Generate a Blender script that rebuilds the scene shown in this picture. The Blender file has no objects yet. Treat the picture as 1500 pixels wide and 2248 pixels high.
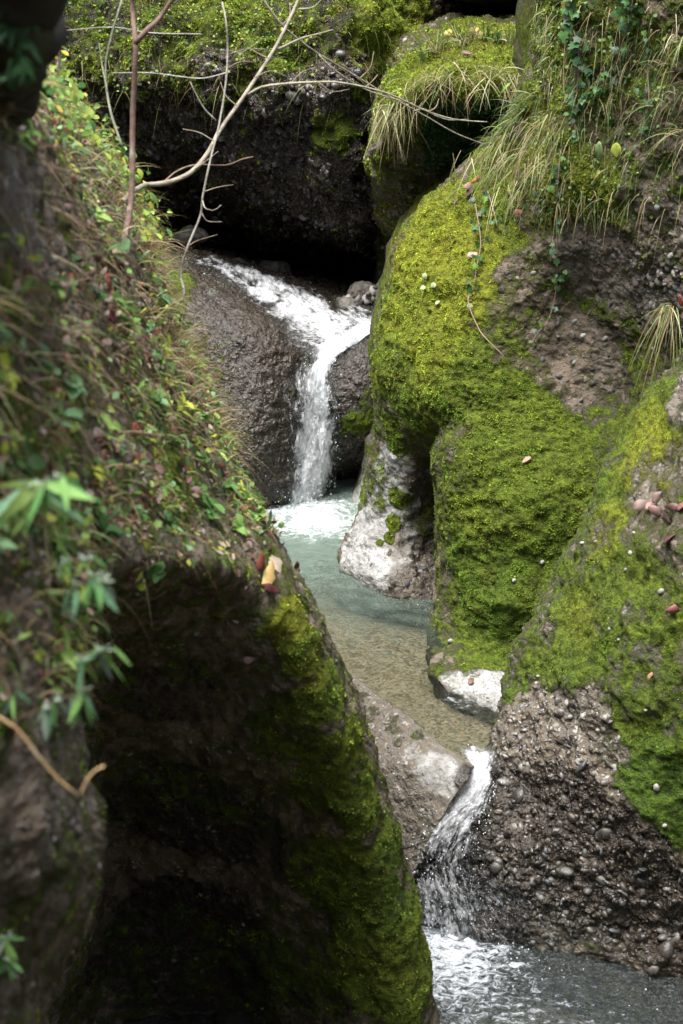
import bpy, math, random, time
import numpy as np
from mathutils import Vector

T00 = time.time()
scene = bpy.context.scene
COL = scene.collection
R = math.radians

# ------------------------------------------------------------------ camera
CAM_Z, PITCH, FOCAL = 6.0, 20.0, 70.0
cam_d = bpy.data.cameras.new('camera')
cam = bpy.data.objects.new('camera', cam_d); COL.objects.link(cam)
cam.location = (0, 0, CAM_Z)
cam.rotation_euler = (R(90 - PITCH), 0, 0)
cam_d.sensor_fit = 'VERTICAL'; cam_d.sensor_height = 36; cam_d.sensor_width = 24
cam_d.lens = FOCAL
cam_d.clip_start = 0.1; cam_d.clip_end = 500
cam_d.dof.use_dof = True
cam_d.dof.focus_distance = 15.6
cam_d.dof.aperture_fstop = 3.4
scene.camera = cam

# ------------------------------------------------------------------ world and sun
SUN_EL, SUN_AZ = 74.0, -135.0      # azimuth measured from +Y towards +X
world = bpy.data.worlds.new('World'); scene.world = world
world.use_nodes = True
wn = world.node_tree
bg = wn.nodes['Background']
sky = wn.nodes.new('ShaderNodeTexSky')
sky.sky_type = 'NISHITA'; sky.sun_disc = False
sky.sun_elevation = R(SUN_EL); sky.sun_rotation = R(SUN_AZ)
sky.dust_density = 4.0; sky.air_density = 1.0
hs = wn.nodes.new('ShaderNodeHueSaturation'); hs.inputs['Saturation'].default_value = 0.7
wn.links.new(sky.outputs[0], hs.inputs['Color'])
wn.links.new(hs.outputs[0], bg.inputs[0])
bg.inputs[1].default_value = 0.065
sun_d = bpy.data.lights.new('sun', 'SUN'); sun_d.energy = 1.5; sun_d.angle = R(40)
sun_d.color = (1.0, 0.98, 0.95)
sun = bpy.data.objects.new('sun', sun_d); COL.objects.link(sun)
d = Vector((math.sin(R(SUN_AZ)) * math.cos(R(SUN_EL)), math.cos(R(SUN_AZ)) * math.cos(R(SUN_EL)), math.sin(R(SUN_EL))))
sun.rotation_euler = d.to_track_quat('Z', 'Y').to_euler()
sun.location = d * 30
scene.view_settings.view_transform = 'Standard'
scene.view_settings.look = 'None'
scene.view_settings.gamma = 1
scene.view_settings.exposure = 2.55
cy = scene.cycles
cy.max_bounces = 8; cy.diffuse_bounces = 3; cy.glossy_bounces = 3; cy.transmission_bounces = 4
cy.transparent_max_bounces = 24
cy.use_denoising = True
cy.sample_clamp_indirect = 4.0

# ------------------------------------------------------------------ pixel <-> world, used to lay the plan out
K = 36.0 / FOCAL / 2248.0
CT, ST = math.cos(R(PITCH)), math.sin(R(PITCH))
def P(px, py, Y):
    """the point at horizontal distance Y that the photo shows at (px, py)"""
    a = (np.asarray(px, float) - 750) * K; b = (1124 - np.asarray(py, float)) * K
    dy = CT + b * ST; dz = -ST + b * CT
    t = np.asarray(Y, float) / dy
    return np.stack([a * t, dy * t, CAM_Z + dz * t], -1)
def PZ(px, py, z):
    a = (px - 750) * K; b = (1124 - py) * K
    dy = CT + b * ST; dz = -ST + b * CT
    t = (z - CAM_Z) / dz
    return np.array([a * t, dy * t, z])
def proj(V):
    x = V[..., 0]; y = V[..., 1]; z = V[..., 2] - CAM_Z
    f = y * CT - z * ST; u = y * ST + z * CT
    return 750 + x / f / K, 1124 - u / f / K, f

# ------------------------------------------------------------------ noise
_rs = np.random.RandomState(7)
_perm = _rs.permutation(256).astype(np.int64)
_grad = _rs.normal(size=(256, 3)); _grad /= np.linalg.norm(_grad, axis=1)[:, None]
def _hash(i, j, k, s=0):
    return _perm[(_perm[(_perm[(i + s) & 255] + j) & 255] + k) & 255]
def perlin(Pt, s=0):
    f = np.floor(Pt); i = f.astype(np.int64); r = Pt - f
    w = r * r * r * (r * (r * 6 - 15) + 10)
    out = 0
    for a in (0, 1):
        wa = w[:, 0] if a else 1 - w[:, 0]
        for b in (0, 1):
            wb = w[:, 1] if b else 1 - w[:, 1]
            for c in (0, 1):
                wc = w[:, 2] if c else 1 - w[:, 2]
                g = _grad[_hash(i[:, 0] + a, i[:, 1] + b, i[:, 2] + c, s)]
                dd = g[:, 0] * (r[:, 0] - a) + g[:, 1] * (r[:, 1] - b) + g[:, 2] * (r[:, 2] - c)
                out = out + wa * wb * wc * dd
    return out * 1.6
def fbm(Pt, sc, octv=4, s=0, gain=0.5, billow=False):
    out = 0; a = 1; tot = 0
    q = Pt * sc
    for o in range(octv):
        n = perlin(q, s + o * 17)
        if billow: n = 1 - 2 * np.abs(n)
        out = out + a * n; tot += a; a *= gain; q = q * 2.03 + 11.3
    return out / tot
def worley(Pt, sc, s=0):
    q = Pt * sc; f = np.floor(q); i = f.astype(np.int64)
    best = np.full(len(q), 9.0); bid = np.zeros(len(q), np.int64)
    for a in (-1, 0, 1):
        for b in (-1, 0, 1):
            for c in (-1, 0, 1):
                h = _hash(i[:, 0] + a, i[:, 1] + b, i[:, 2] + c, s)
                off = (_grad[h] * 0.5 + 0.5) * 0.8 + 0.1
                dd = np.sqrt((((f + (a, b, c) + off) - q) ** 2).sum(1))
                m = dd < best
                best[m] = dd[m]; bid[m] = h[m]
    return best, bid
def sstep(a, b, x):
    t = np.clip((x - a) / (b - a), 0, 1); return t * t * (3 - 2 * t)

# ------------------------------------------------------------------ mesh helpers
def mesh_np(name, V, F, mat, parent=None, smooth=True, attrs=None, kind=None):
    """V (n,3); F (m,3|4) int or list of such arrays"""
    Fs = F if isinstance(F, list) else [F]
    Fs = [f for f in Fs if len(f)]
    me = bpy.data.meshes.new(name)
    loops = np.concatenate([f.ravel() for f in Fs]).astype(np.int32)
    tot = np.concatenate([np.full(len(f), f.shape[1], np.int32) for f in Fs])
    start = np.concatenate([[0], np.cumsum(tot)[:-1]]).astype(np.int32)
    me.vertices.add(len(V)); me.vertices.foreach_set('co', np.asarray(V, np.float32).ravel())
    me.loops.add(len(loops)); me.loops.foreach_set('vertex_index', loops)
    me.polygons.add(len(tot)); me.polygons.foreach_set('loop_start', start); me.polygons.foreach_set('loop_total', tot)
    me.polygons.foreach_set('use_smooth', np.full(len(tot), smooth, bool))
    me.update(calc_edges=True)
    for k, a in (attrs or {}).items():
        a = np.asarray(a, np.float32)
        if a.ndim == 1:
            at = me.attributes.new(k, 'FLOAT', 'POINT'); at.data.foreach_set('value', a)
        else:
            if a.shape[1] == 3: a = np.concatenate([a, np.ones((len(a), 1), np.float32)], 1)
            at = me.attributes.new(k, 'FLOAT_COLOR', 'POINT'); at.data.foreach_set('color', a.ravel())
    if mat: me.materials.append(mat)
    o = bpy.data.objects.new(name, me); COL.objects.link(o)
    if parent: o.parent = parent
    if kind: o['kind'] = kind
    return o
def tag(o, label=None, cat=None, group=None, kind=None):
    if label: o['label'] = label
    if cat: o['category'] = cat
    if group: o['group'] = group
    if kind: o['kind'] = kind
    return o
def hermite(Y, t, tq):
    """Y (n, ...), knots t, query tq"""
    m = np.empty_like(Y)
    m[1:-1] = (Y[2:] - Y[:-2]) / (t[2:] - t[:-2]).reshape(-1, *([1] * (Y.ndim - 1)))
    m[0] = (Y[1] - Y[0]) / (t[1] - t[0]); m[-1] = (Y[-1] - Y[-2]) / (t[-1] - t[-2])
    i = np.clip(np.searchsorted(t, tq, side='right') - 1, 0, len(t) - 2)
    h = t[i + 1] - t[i]; u = (tq - t[i]) / h
    sh = (-1,) + (1,) * (Y.ndim - 1)
    u = u.reshape(sh); h = h.reshape(sh)
    return ((2*u**3 - 3*u**2 + 1) * Y[i] + (u**3 - 2*u**2 + u) * h * m[i] + (-2*u**3 + 3*u**2) * Y[i+1] + (u**3 - u**2) * h * m[i+1])
def grid_faces(nv, nu, off=0):
    a = np.arange(nv * nu).reshape(nv, nu) + off
    return np.stack([a[:-1, :-1].ravel(), a[1:, :-1].ravel(), a[1:, 1:].ravel(), a[:-1, 1:].ravel()], 1)
def loft(rows, nu, nv):
    C = np.array(rows, float)                       # (r, c, 3) px py Y
    C3 = P(C[..., 0], C[..., 1], C[..., 2])
    d = np.linalg.norm(np.diff(C3, axis=1), axis=2).mean(0) ** 0.8
    tu = np.concatenate([[0], np.cumsum(d)])
    d = np.linalg.norm(np.diff(C3, axis=0), axis=2).mean(1) ** 0.8
    tv = np.concatenate([[0], np.cumsum(d)])
    G = hermite(C3, tv, np.linspace(0, tv[-1], nv))
    G = hermite(np.ascontiguousarray(G.transpose(1, 0, 2)), tu, np.linspace(0, tu[-1], nu)).transpose(1, 0, 2)
    return np.ascontiguousarray(G)                  # (nv, nu, 3)
def gnormals(G):
    du = np.gradient(G, axis=1); dv = np.gradient(G, axis=0)
    n = np.cross(dv, du); n /= np.linalg.norm(n, axis=2)[..., None] + 1e-9
    view = np.array([0, 0, CAM_Z]) - G
    if np.sign((n * view).sum(2)).mean() < 0: n = -n
    return n

def paint(G, N, base, blobs, seed=0):
    """blobs: (px, py, rpx, value[, aspect]) sat on the surface as 3-D patches with ragged edges"""
    V = G.reshape(-1, 3)
    out = np.array(base(V, N.reshape(-1, 3)) if callable(base) else np.full(len(V), float(base)))
    px, py, f = proj(V)
    rag = fbm(V, 2.2, 4, seed + 3) * 0.5 + fbm(V, 9, 3, seed + 4) * 0.35
    for b in blobs:
        bx, by, r, val = b[:4]; asp = b[4] if len(b) > 4 else 1.0
        dd = (px - bx) ** 2 + (py - by) ** 2
        near = np.where(dd < 30 ** 2)[0]
        c = V[near[np.argmin(f[near])]] if len(near) else V[np.argmin(dd)]
        fr = (c[1] * CT - (c[2] - CAM_Z) * ST)
        rad = r * K * fr
        D = V - c
        D = np.sqrt(D[:, 0] ** 2 + D[:, 1] ** 2 * 0.3 + (D[:, 2] / asp) ** 2) / rad
        w = 1 - sstep(0.6, 1.25, D + rag)
        out = out * (1 - w) + val * w
    return np.clip(out, 0, 1.2)

# ------------------------------------------------------------------ node helpers
class NT:
    def __init__(s, name):
        s.m = bpy.data.materials.new(name); s.m.use_nodes = True
        s.t = s.m.node_tree; s.b = s.t.nodes['Principled BSDF']; s.out = s.t.nodes['Material Output']
    def n(s, typ, **kw):
        nd = s.t.nodes.new('ShaderNode' + typ)
        for k, v in kw.items():
            if k.startswith('_'): setattr(nd, k[1:], v)
            else: s.inp(nd, k, v)
        return nd
    def inp(s, nd, k, v):
        if isinstance(k, str) and k[0] == 'i' and k[1:].isdigit(): sock = nd.inputs[int(k[1:])]
        else: sock = nd.inputs[k.replace('_', ' ')]
        if isinstance(v, bpy.types.NodeSocket): s.t.links.new(v, sock)
        else:
            if hasattr(sock.default_value, '__len__') and not hasattr(v, '__len__'): v = (v, v, v)
            if hasattr(v, '__len__') and len(sock.default_value) == 4 and len(v) == 3: v = (*v, 1)
            sock.default_value = v
    def coord(s, scale=(1, 1, 1)):
        tc = s.n('TexCoord')
        mp = s.n('Mapping', Vector=tc.outputs['Object'], Scale=scale)
        return mp.outputs[0]
    def noise(s, vec, scale, detail=4, rough=0.5, dist=0):
        return s.n('TexNoise', Vector=vec, Scale=scale, Detail=detail, Roughness=rough, Distortion=dist).outputs['Fac']
    def math(s, op, a, b=0.0, c=None, clamp=False):
        nd = s.n('Math', _operation=op, i0=a, i1=b); nd.use_clamp = clamp
        if c is not None: s.inp(nd, 'i2', c)
        return nd.outputs[0]
    def mix(s, f, a, b, blend='MIX'):
        nd = s.n('Mix', _data_type='RGBA', _blend_type=blend); nd.clamp_factor = True
        s.inp(nd, 'i0', f); s.inp(nd, 'i6', a); s.inp(nd, 'i7', b)
        return nd.outputs[2]
    def rmap(s, v, a, b, c=0.0, d=1.0):
        return s.n('MapRange', Value=v, From_Min=a, From_Max=b, To_Min=c, To_Max=d).outputs[0]
    def ramp(s, f, stops):
        nd = s.n('ValToRGB', Fac=f); cr = nd.color_ramp
        while len(cr.elements) < len(stops): cr.elements.new(0.5)
        for e, (p, c) in zip(cr.elements, stops): e.position = p; e.color = (*c, 1)
        return nd.outputs[0]
    def attr(s, name):
        return s.n('Attribute', _attribute_name=name)
    def sep(s, c):
        return s.n('SeparateColor', Color=c).outputs
    def bump(s, h, strength, dist, normal=None):
        nd = s.n('Bump', Height=h, Strength=strength, Distance=dist)
        if normal is not None: s.inp(nd, 'Normal', normal)
        return nd.outputs[0]

def rock_material():
    m = NT('rock')
    co = m.coord()
    a1 = m.sep(m.attr('ch').outputs['Color']); a2 = m.sep(m.attr('chb').outputs['Color'])
    moss, pale, wet = a1[0], a1[1], a1[2]
    yel, dirt, cong = a2[0], a2[1], a2[2]
    big = m.noise(co, 2.3, 5, 0.6); mid = m.noise(co, 9, 6, 0.65); fine = m.noise(co, 60, 4, 0.7)
    wco = m.n('Mix', _data_type='VECTOR', i0=0.06)  # slight warp so that pebbles are not round cells
    m.inp(wco, 'i4', co); m.inp(wco, 'i5', m.n('TexNoise', Vector=co, Scale=14.0, Detail=2.0).outputs['Color'])
    wv = wco.outputs[1]
    v1 = m.n('TexVoronoi', Vector=wv, Scale=21.0); v2 = m.n('TexVoronoi', Vector=wv, Scale=48.0)
    c1 = m.ramp(m.sep(v1.outputs['Color'])[0], [(0.0, (0.10, 0.088, 0.07)), (0.3, (0.19, 0.17, 0.145)), (0.55, (0.13, 0.098, 0.068)), (0.75, (0.27, 0.26, 0.235)), (1.0, (0.5, 0.48, 0.45))])
    c2 = m.ramp(m.sep(v2.outputs['Color'])[1], [(0.0, (0.07, 0.06, 0.05)), (0.5, (0.17, 0.14, 0.11)), (0.8, (0.12, 0.13, 0.14)), (1.0, (0.4, 0.36, 0.3))])
    matrix = m.mix(mid, (0.05, 0.042, 0.03), (0.15, 0.13, 0.095))
    stones = m.mix(m.rmap(v2.outputs['Distance'], 0.35, 0.6, 1, 0), matrix, c2)
    stones = m.mix(m.math('MULTIPLY', m.rmap(v1.outputs['Distance'], 0.28, 0.5, 1, 0), m.rmap(m.sep(v1.outputs['Color'])[2], 0.35, 0.5)), stones, c1)
    plain = m.mix(mid, (0.085, 0.076, 0.058), (0.20, 0.182, 0.148))
    plain = m.mix(m.rmap(fine, 0.4, 0.7), plain, (0.11, 0.1, 0.09))
    base = m.mix(cong, plain, stones)
    base = m.mix(m.math('MULTIPLY', dirt, 0.85), base, m.mix(mid, (0.06, 0.043, 0.026), (0.19, 0.14, 0.095)))
    palec = m.mix(m.rmap(m.noise(co, 5, 6, 0.7), 0.35, 0.65), (0.20, 0.20, 0.185), (0.40, 0.405, 0.395))
    palec = m.mix(m.rmap(m.noise(co, 30, 5, 0.7), 0.52, 0.62), palec, (0.2, 0.18, 0.16))
    pm = m.rmap(m.math('ADD', pale, m.math('MULTIPLY', m.math('SUBTRACT', mid, 0.5), 1.1)), 0.35, 0.85)
    base = m.mix(pm, base, palec)
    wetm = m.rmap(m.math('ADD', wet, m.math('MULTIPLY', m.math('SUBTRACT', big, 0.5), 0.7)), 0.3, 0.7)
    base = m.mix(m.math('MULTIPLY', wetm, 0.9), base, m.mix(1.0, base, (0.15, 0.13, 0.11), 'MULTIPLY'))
    # moss
    mn = m.noise(co, 16, 5, 0.68); mf = m.noise(co, 75, 3, 0.7)
    green = m.mix(m.rmap(mn, 0.32, 0.68), (0.03, 0.055, 0.008), (0.13, 0.22, 0.025))
    yellow = m.mix(m.rmap(mn, 0.32, 0.68), (0.10, 0.105, 0.01), (0.36, 0.38, 0.03))
    mc = m.mix(m.math('ADD', m.math('MULTIPLY', yel, 0.9), m.math('MULTIPLY', m.math('SUBTRACT', big, 0.5), 0.5)), green, yellow)
    mc = m.mix(m.rmap(mf, 0.35, 0.7), m.mix(1.0, mc, (0.45, 0.45, 0.4), 'MULTIPLY'), mc)
    mt = m.math('ADD', moss, m.math('MULTIPLY', m.math('SUBTRACT', m.noise(co, 7, 7, 0.72), 0.5), 1.9))
    mm = m.rmap(mt, 0.36, 0.62)
    col = m.mix(mm, base, mc)
    m.inp(m.b, 'Base Color', col)
    nm = m.math('SUBTRACT', 1.0, mm)
    sp = m.rmap(m.noise(co, 26, 3, 0.6), 0.4, 0.6, 0.06, 0.3)
    rough = m.math('SUBTRACT', 0.9, m.math('MULTIPLY', m.math('MULTIPLY', wetm, nm), m.math('SUBTRACT', 0.9, sp)))
    m.inp(m.b, 'Roughness', rough)
    m.inp(m.b, 'Specular IOR Level', m.math('ADD', 0.2, m.math('MULTIPLY', m.math('MULTIPLY', wetm, nm), 0.22)))
    h1 = m.math('MULTIPLY', m.math('MULTIPLY', m.rmap(v1.outputs['Distance'], 0.0, 0.5, 1, 0), m.rmap(m.sep(v1.outputs['Color'])[2], 0.35, 0.5)), cong)
    h2 = m.math('MULTIPLY', m.rmap(v2.outputs['Distance'], 0.0, 0.5, 0.5, 0), m.math('ADD', m.math('MULTIPLY', cong, 0.7), 0.12))
    hr = m.math('ADD', m.math('ADD', h1, h2), m.math('MULTIPLY', mid, 0.8))
    hr = m.math('ADD', hr, m.math('MULTIPLY', fine, 0.25))
    hm = m.math('ADD', m.math('MULTIPLY', mn, 1.8), m.math('MULTIPLY', mf, 0.8))
    hh = m.math('ADD', m.math('MULTIPLY', hr, nm), m.math('MULTIPLY', m.math('ADD', hm, 0.4), mm))
    m.inp(m.b, 'Normal', m.bump(hh, 1.0, 0.03))
    return m.m
MAT = {}
MAT['rock'] = rock_material()

def col_mat(name, rough=0.6, trans=0.0, bumpscale=None, spec=0.3):
    """material whose colour is the thing's own per-point colour attribute with small grain"""
    m = NT(name)
    c = m.attr('col').outputs['Color']
    g = m.noise(m.coord(), 90, 3, 0.6)
    c = m.mix(1.0, c, m.mix(g, (0.75, 0.75, 0.75), (1.25, 1.25, 1.25)), 'MULTIPLY')
    m.inp(m.b, 'Base Color', c); m.inp(m.b, 'Roughness', rough); m.inp(m.b, 'Specular IOR Level', spec)
    if bumpscale: m.inp(m.b, 'Normal', m.bump(m.noise(m.coord(), bumpscale, 5, 0.65), 0.7, 0.01))
    if trans:
        t = m.n('BsdfTranslucent', Color=c)
        mx = m.n('MixShader', i0=trans, i1=m.b.outputs[0], i2=t.outputs[0])
        m.t.links.new(mx.outputs[0], m.out.inputs[0])
    return m.m
MAT['moss'] = col_mat('moss_blades', 0.75, 0.25)
MAT['leaf'] = col_mat('leaf', 0.55, 0.3, None, 0.25)
MAT['grass'] = col_mat('grass_blade', 0.5, 0.3)
MAT['dead'] = col_mat('dry_leaf', 0.5, 0.15)
MAT['bark'] = col_mat('bark', 0.8, 0, 60)
MAT['stone'] = col_mat('pebble', 0.6, 0, 70, 0.35)
MAT['wetstone'] = col_mat('wet_pebble', 0.14, 0, 70, 0.7)

# ------------------------------------------------------------------ rock surfaces
rng = np.random.RandomState(11)
SURF = {}
def rock(name, rows, nu, nv, moss=(0.3, []), pale=(0, []), wet=(0, []), yel=(0.3, []), dirt=(0.2, []), cong=(0.6, []),
         amp=1.0, back=(0, 1.6, -0.3), seed=0, lump=1.0, big=1.0, label=None, cat=None, kind='structure', stretch=(1, 1, 1)):
    G = loft(rows, nu, nv); N = gnormals(G)
    V = G.reshape(-1, 3); Nf = N.reshape(-1, 3)
    ch = {}
    for i, (k, (b, bl)) in enumerate(dict(moss=moss, pale=pale, wet=wet, yel=yel, dirt=dirt, cong=cong).items()):
        ch[k] = paint(G, N, b, bl, seed + i * 5)
    S = np.array(stretch)
    Q = V * S + seed * 3.7
    d = fbm(V + seed, 0.9, 3, 1) * 0.05 + fbm(Q, 2.6, 4, 5) * 0.06 * big
    ms = np.clip(ch['moss'], 0, 1)
    d = d + (fbm(Q, 1.7, 5, 51, 0.55, True) - 0.2) * 0.05 * big
    lumps = fbm(Q, 8.0, 5, 21, 0.62)
    lump2 = fbm(Q, 20, 4, 31, 0.65, True)
    d = d + ms * lump * (lumps * 0.05 + lump2 * 0.018 + fbm(Q, 14, 2, 36) * 0.022)
    cg = ch['cong'] * (1 - 0.75 * sstep(0.4, 0.8, ms))
    dd, hid = worley(V + seed, 12.0, 3)
    d = d + cg * np.where((hid % 5) < 3, np.sqrt(np.clip(1 - (dd / 0.5) ** 2, 0, 1)), 0) * 0.03
    dd, hid = worley(V + seed, 27.0, 13)
    d = d + cg * np.sqrt(np.clip(1 - (dd / 0.55) ** 2, 0, 1)) * 0.014
    d = d + (1 - ms) * fbm(Q, 6, 5, 41, 0.6) * 0.05
    d = d + np.clip(ch['dirt'], 0, 1) * (1 - ms) * fbm(Q, 11, 4, 61, 0.6) * 0.04
    d = d + np.clip(ch['wet'], 0, 1) * fbm(Q, 17, 4, 71, 0.6, True) * 0.02
    V2 = V + Nf * (d * amp)[:, None]
    # shell of a few centimetres-to-metres behind makes it a solid
    st = 8
    iu = np.unique(np.r_[np.arange(0, nu, st), nu - 1]); iv = np.unique(np.r_[np.arange(0, nv, st), nv - 1])
    Gb = V2.reshape(nv, nu, 3)[np.ix_(iv, iu)] + np.array(back)
    F = [grid_faces(nv, nu)]
    offb = nu * nv
    F.append(grid_faces(len(iv), len(iu), offb)[:, ::-1])
    idx = np.arange(nu * nv).reshape(nv, nu); idb = np.arange(len(iu) * len(iv)).reshape(len(iv), len(iu)) + offb
    tri = []
    def rim(front, backl, pos):
        for a in range(len(pos) - 1):
            seg = front[pos[a]:pos[a + 1] + 1]
            for q in range(len(seg) - 1): tri.append((seg[q], backl[a], seg[q + 1]))
            tri.append((seg[-1], backl[a], backl[a + 1]))
    rim(idx[0], idb[0], iu); rim(idx[-1], idb[-1], iu); rim(idx[:, 0], idb[:, 0], iv); rim(idx[:, -1], idb[:, -1], iv)
    F.append(np.array(tri))
    pad = np.zeros(len(iu) * len(iv))
    A = {k: np.concatenate([v, v.reshape(nv, nu)[np.ix_(iv, iu)].ravel()]) for k, v in ch.items()}
    one = np.stack([A['moss'], A['pale'], A['wet']], 1); two = np.stack([A['yel'], A['dirt'], A['cong']], 1)
    o = mesh_np(name, np.concatenate([V2, Gb.reshape(-1, 3)]), F, MAT['rock'], attrs={'ch': one, 'chb': two})
    G2 = V2.reshape(nv, nu, 3)
    SURF[name] = (G2, gnormals(G2), ch, o)
    tag(o, label, cat, None, kind)
    return o

def onsurf(name, px, py):
    G, N, ch, o = SURF[name]
    V = G.reshape(-1, 3); x, y, f = proj(V)
    dd = (x - px) ** 2 + (y - py) ** 2
    near = np.where(dd < 9 ** 2)[0]
    i = near[np.argmin(f[near])] if len(near) else np.argmin(dd)
    return V[i].copy(), N.reshape(-1, 3)[i].copy()

# right cliff with its mossy forehead, pale foot and side hollow
ROWS_R = [
 [(1215,-160,17),(1195,-160,14.8),(1240,-160,14.2),(1290,-160,13.9),(1340,-160,13.7),(1400,-160,13.5),(1480,-160,13.3),(1570,-160,13.1),(1800,-160,12.6)],
 [(1205,0,16.8),(1185,0,14.8),(1225,0,14.2),(1275,0,13.9),(1325,0,13.7),(1390,0,13.5),(1470,0,13.3),(1560,0,13.1),(1800,0,12.6)],
 [(1185,120,16.6),(1168,130,14.9),(1210,130,14.3),(1260,130,14.0),(1320,130,13.75),(1390,130,13.55),(1465,130,13.3),(1560,130,13.1),(1800,130,12.6)],
 [(1145,240,16.6),(1128,260,15.1),(1180,270,14.5),(1235,280,14.05),(1300,285,13.8),(1375,290,13.6),(1455,290,13.35),(1560,290,13.1),(1800,290,12.6)],
 [(1065,330,16.6),(1045,355,15.4),(1110,370,14.8),(1180,390,14.2),(1260,400,13.9),(1345,410,13.65),(1440,415,13.4),(1555,420,13.1),(1800,420,12.6)],
 [(975,425,16.6),(955,448,15.5),(1030,470,14.9),(1120,500,14.4),(1215,520,14.1),(1320,530,13.9),(1430,530,13.5),(1550,530,13.1),(1800,530,12.6)],
 [(895,525,16.6),(878,548,15.5),(960,575,14.8),(1060,610,14.3),(1170,630,14.15),(1290,640,14.15),(1410,640,13.7),(1540,640,13.15),(1800,640,12.6)],
 [(868,645,16.6),(851,655,15.4),(925,680,14.7),(1020,710,14.25),(1130,740,14.12),(1260,750,14.15),(1395,750,13.85),(1530,750,13.2),(1800,750,12.6)],
 [(845,765,16.5),(827,775,15.3),(890,790,14.65),(980,820,14.2),(1090,840,14.0),(1220,850,13.98),(1370,850,13.95),(1520,850,13.2),(1800,850,12.6)],
 [(850,890,16.4),(836,890,15.3),(880,900,14.75),(950,910,14.3),(1040,920,13.98),(1160,930,13.82),(1320,940,13.8),(1500,940,13.2),(1800,940,12.6)],
 [(848,985,16.3),(830,990,15.25),(890,985,14.9),(956,990,14.85),(984,985,14.0),(1130,1000,13.7),(1300,1010,13.65),(1480,1010,13.4),(1800,1010,12.6)],
 [(820,1085,16.2),(803,1090,15.3),(880,1095,14.95),(964,1095,15.1),(984,1090,14.0),(1120,1100,13.55),(1270,1110,13.5),(1440,1110,13.4),(1800,1110,12.6)],
 [(790,1175,16.1),(773,1185,15.25),(870,1200,14.8),(966,1205,15.1),(986,1190,13.95),(1110,1200,13.5),(1240,1210,13.45),(1400,1210,13.3),(1800,1210,12.6)],
 [(775,1225,16.0),(757,1245,15.1),(860,1292,14.55),(964,1315,14.5),(980,1300,13.9),(1090,1310,13.45),(1210,1320,13.35),(1370,1320,13.2),(1800,1320,12.6)],
 [(775,1275,16.0),(757,1278,15.25),(862,1330,14.8),(960,1365,14.5),(962,1390,13.85),(1060,1425,13.4),(1180,1440,13.3),(1330,1440,13.2),(1800,1440,12.6)],
 [(775,1320,16.0),(757,1320,15.5),(870,1370,15.0),(950,1410,14.4),(952,1450,13.35),(1030,1473,13.0),(1130,1490,12.9),(1300,1500,13.0),(1800,1500,12.6)],
 [(780,1370,16.2),(770,1370,15.9),(880,1420,15.4),(955,1465,14.3),(972,1510,12.93),(1035,1540,12.66),(1112,1565,12.46),(1300,1600,12.6),(1800,1600,12.5)],
 [(780,1440,16.4),(770,1440,16.2),(880,1480,15.6),(955,1530,14.5),(970,1580,13.5),(1040,1620,13.1),(1120,1650,12.9),(1300,1680,12.7),(1800,1680,12.6)],
]
rock('right_cliff', ROWS_R, 420, 720, seed=1,
     moss=(0.5, [(1300,120,150,0.6),(1190,60,60,0.85),(1150,240,60,0.8),(1060,370,70,0.95),(960,470,90,1.0),(885,590,80,1.0),(850,700,70,1.0),(835,830,60,0.95),(838,940,30,0.9),(1230,420,110,0.7),(980,560,150,1.0),(900,680,110,0.98),(930,820,110,0.82),(880,900,60,0.8),
                 (1290,600,110,0.1),(1150,690,110,0.42),(1250,780,110,0.25),(1400,650,110,0.1),(1440,500,90,0.32),(1460,300,110,0.4),
                 (1030,860,100,0.85),(1180,900,90,0.8),(1300,900,60,0.6),(1150,1050,160,0.9),(1100,1230,170,0.97),(1050,1380,100,0.9),(1200,1150,150,0.9),
                 (920,1090,60,0.12),(840,1010,35,0.15),(800,1200,90,0.0),(900,1250,80,0.0),(855,1108,26,1.05),(878,1125,18,1.0),(838,1135,18,1.0),(828,1165,13,0.9),(845,1090,18,0.9),(808,1180,8,0.9),
                 (1070,1520,75,0.0),(975,1490,40,0.05),(960,1420,18,0.1),(850,990,22,0.8)]),
     pale=(0.0, [(835,1030,45,0.9),(810,1110,75,1.1),(795,1190,90,1.2),(790,1240,70,1.2),(850,1250,60,1.1),(900,1180,35,0.5),(1100,1480,80,1.2),(1060,1510,70,1.2),(1010,1490,50,1.0),(970,1480,30,0.7),(930,1290,60,0.2)]),
     wet=(0.0, [(920,1290,60,0.7),(930,1080,60,0.5),(840,1290,50,0.4)]),
     yel=(0.35, [(950,560,160,1.0),(880,560,80,1.0),(900,720,120,0.8),(840,800,60,0.35),(1200,440,150,0.6),(850,930,80,0.2),(1150,1100,250,0.3),(1100,1350,150,0.2),(1180,250,80,0.6)]),
     dirt=(0.45, [(1200,740,180,0.75),(1120,1150,200,0.1),(930,650,150,0.15),(920,1050,70,0.6),(1290,620,120,0.35),(1420,640,100,0.15),(1350,150,200,0.8),(800,1180,120,0.1),(940,1220,60,0.5)]),
     cong=(0.35, [(1420,650,150,0.9),(1300,600,120,0.4),(900,1240,100,0.6),(800,1150,90,0.25),(1060,1520,80,0.4)]),
     label='big mossy cliff bulging over the pool on the far side of the narrow gorge')

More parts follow.
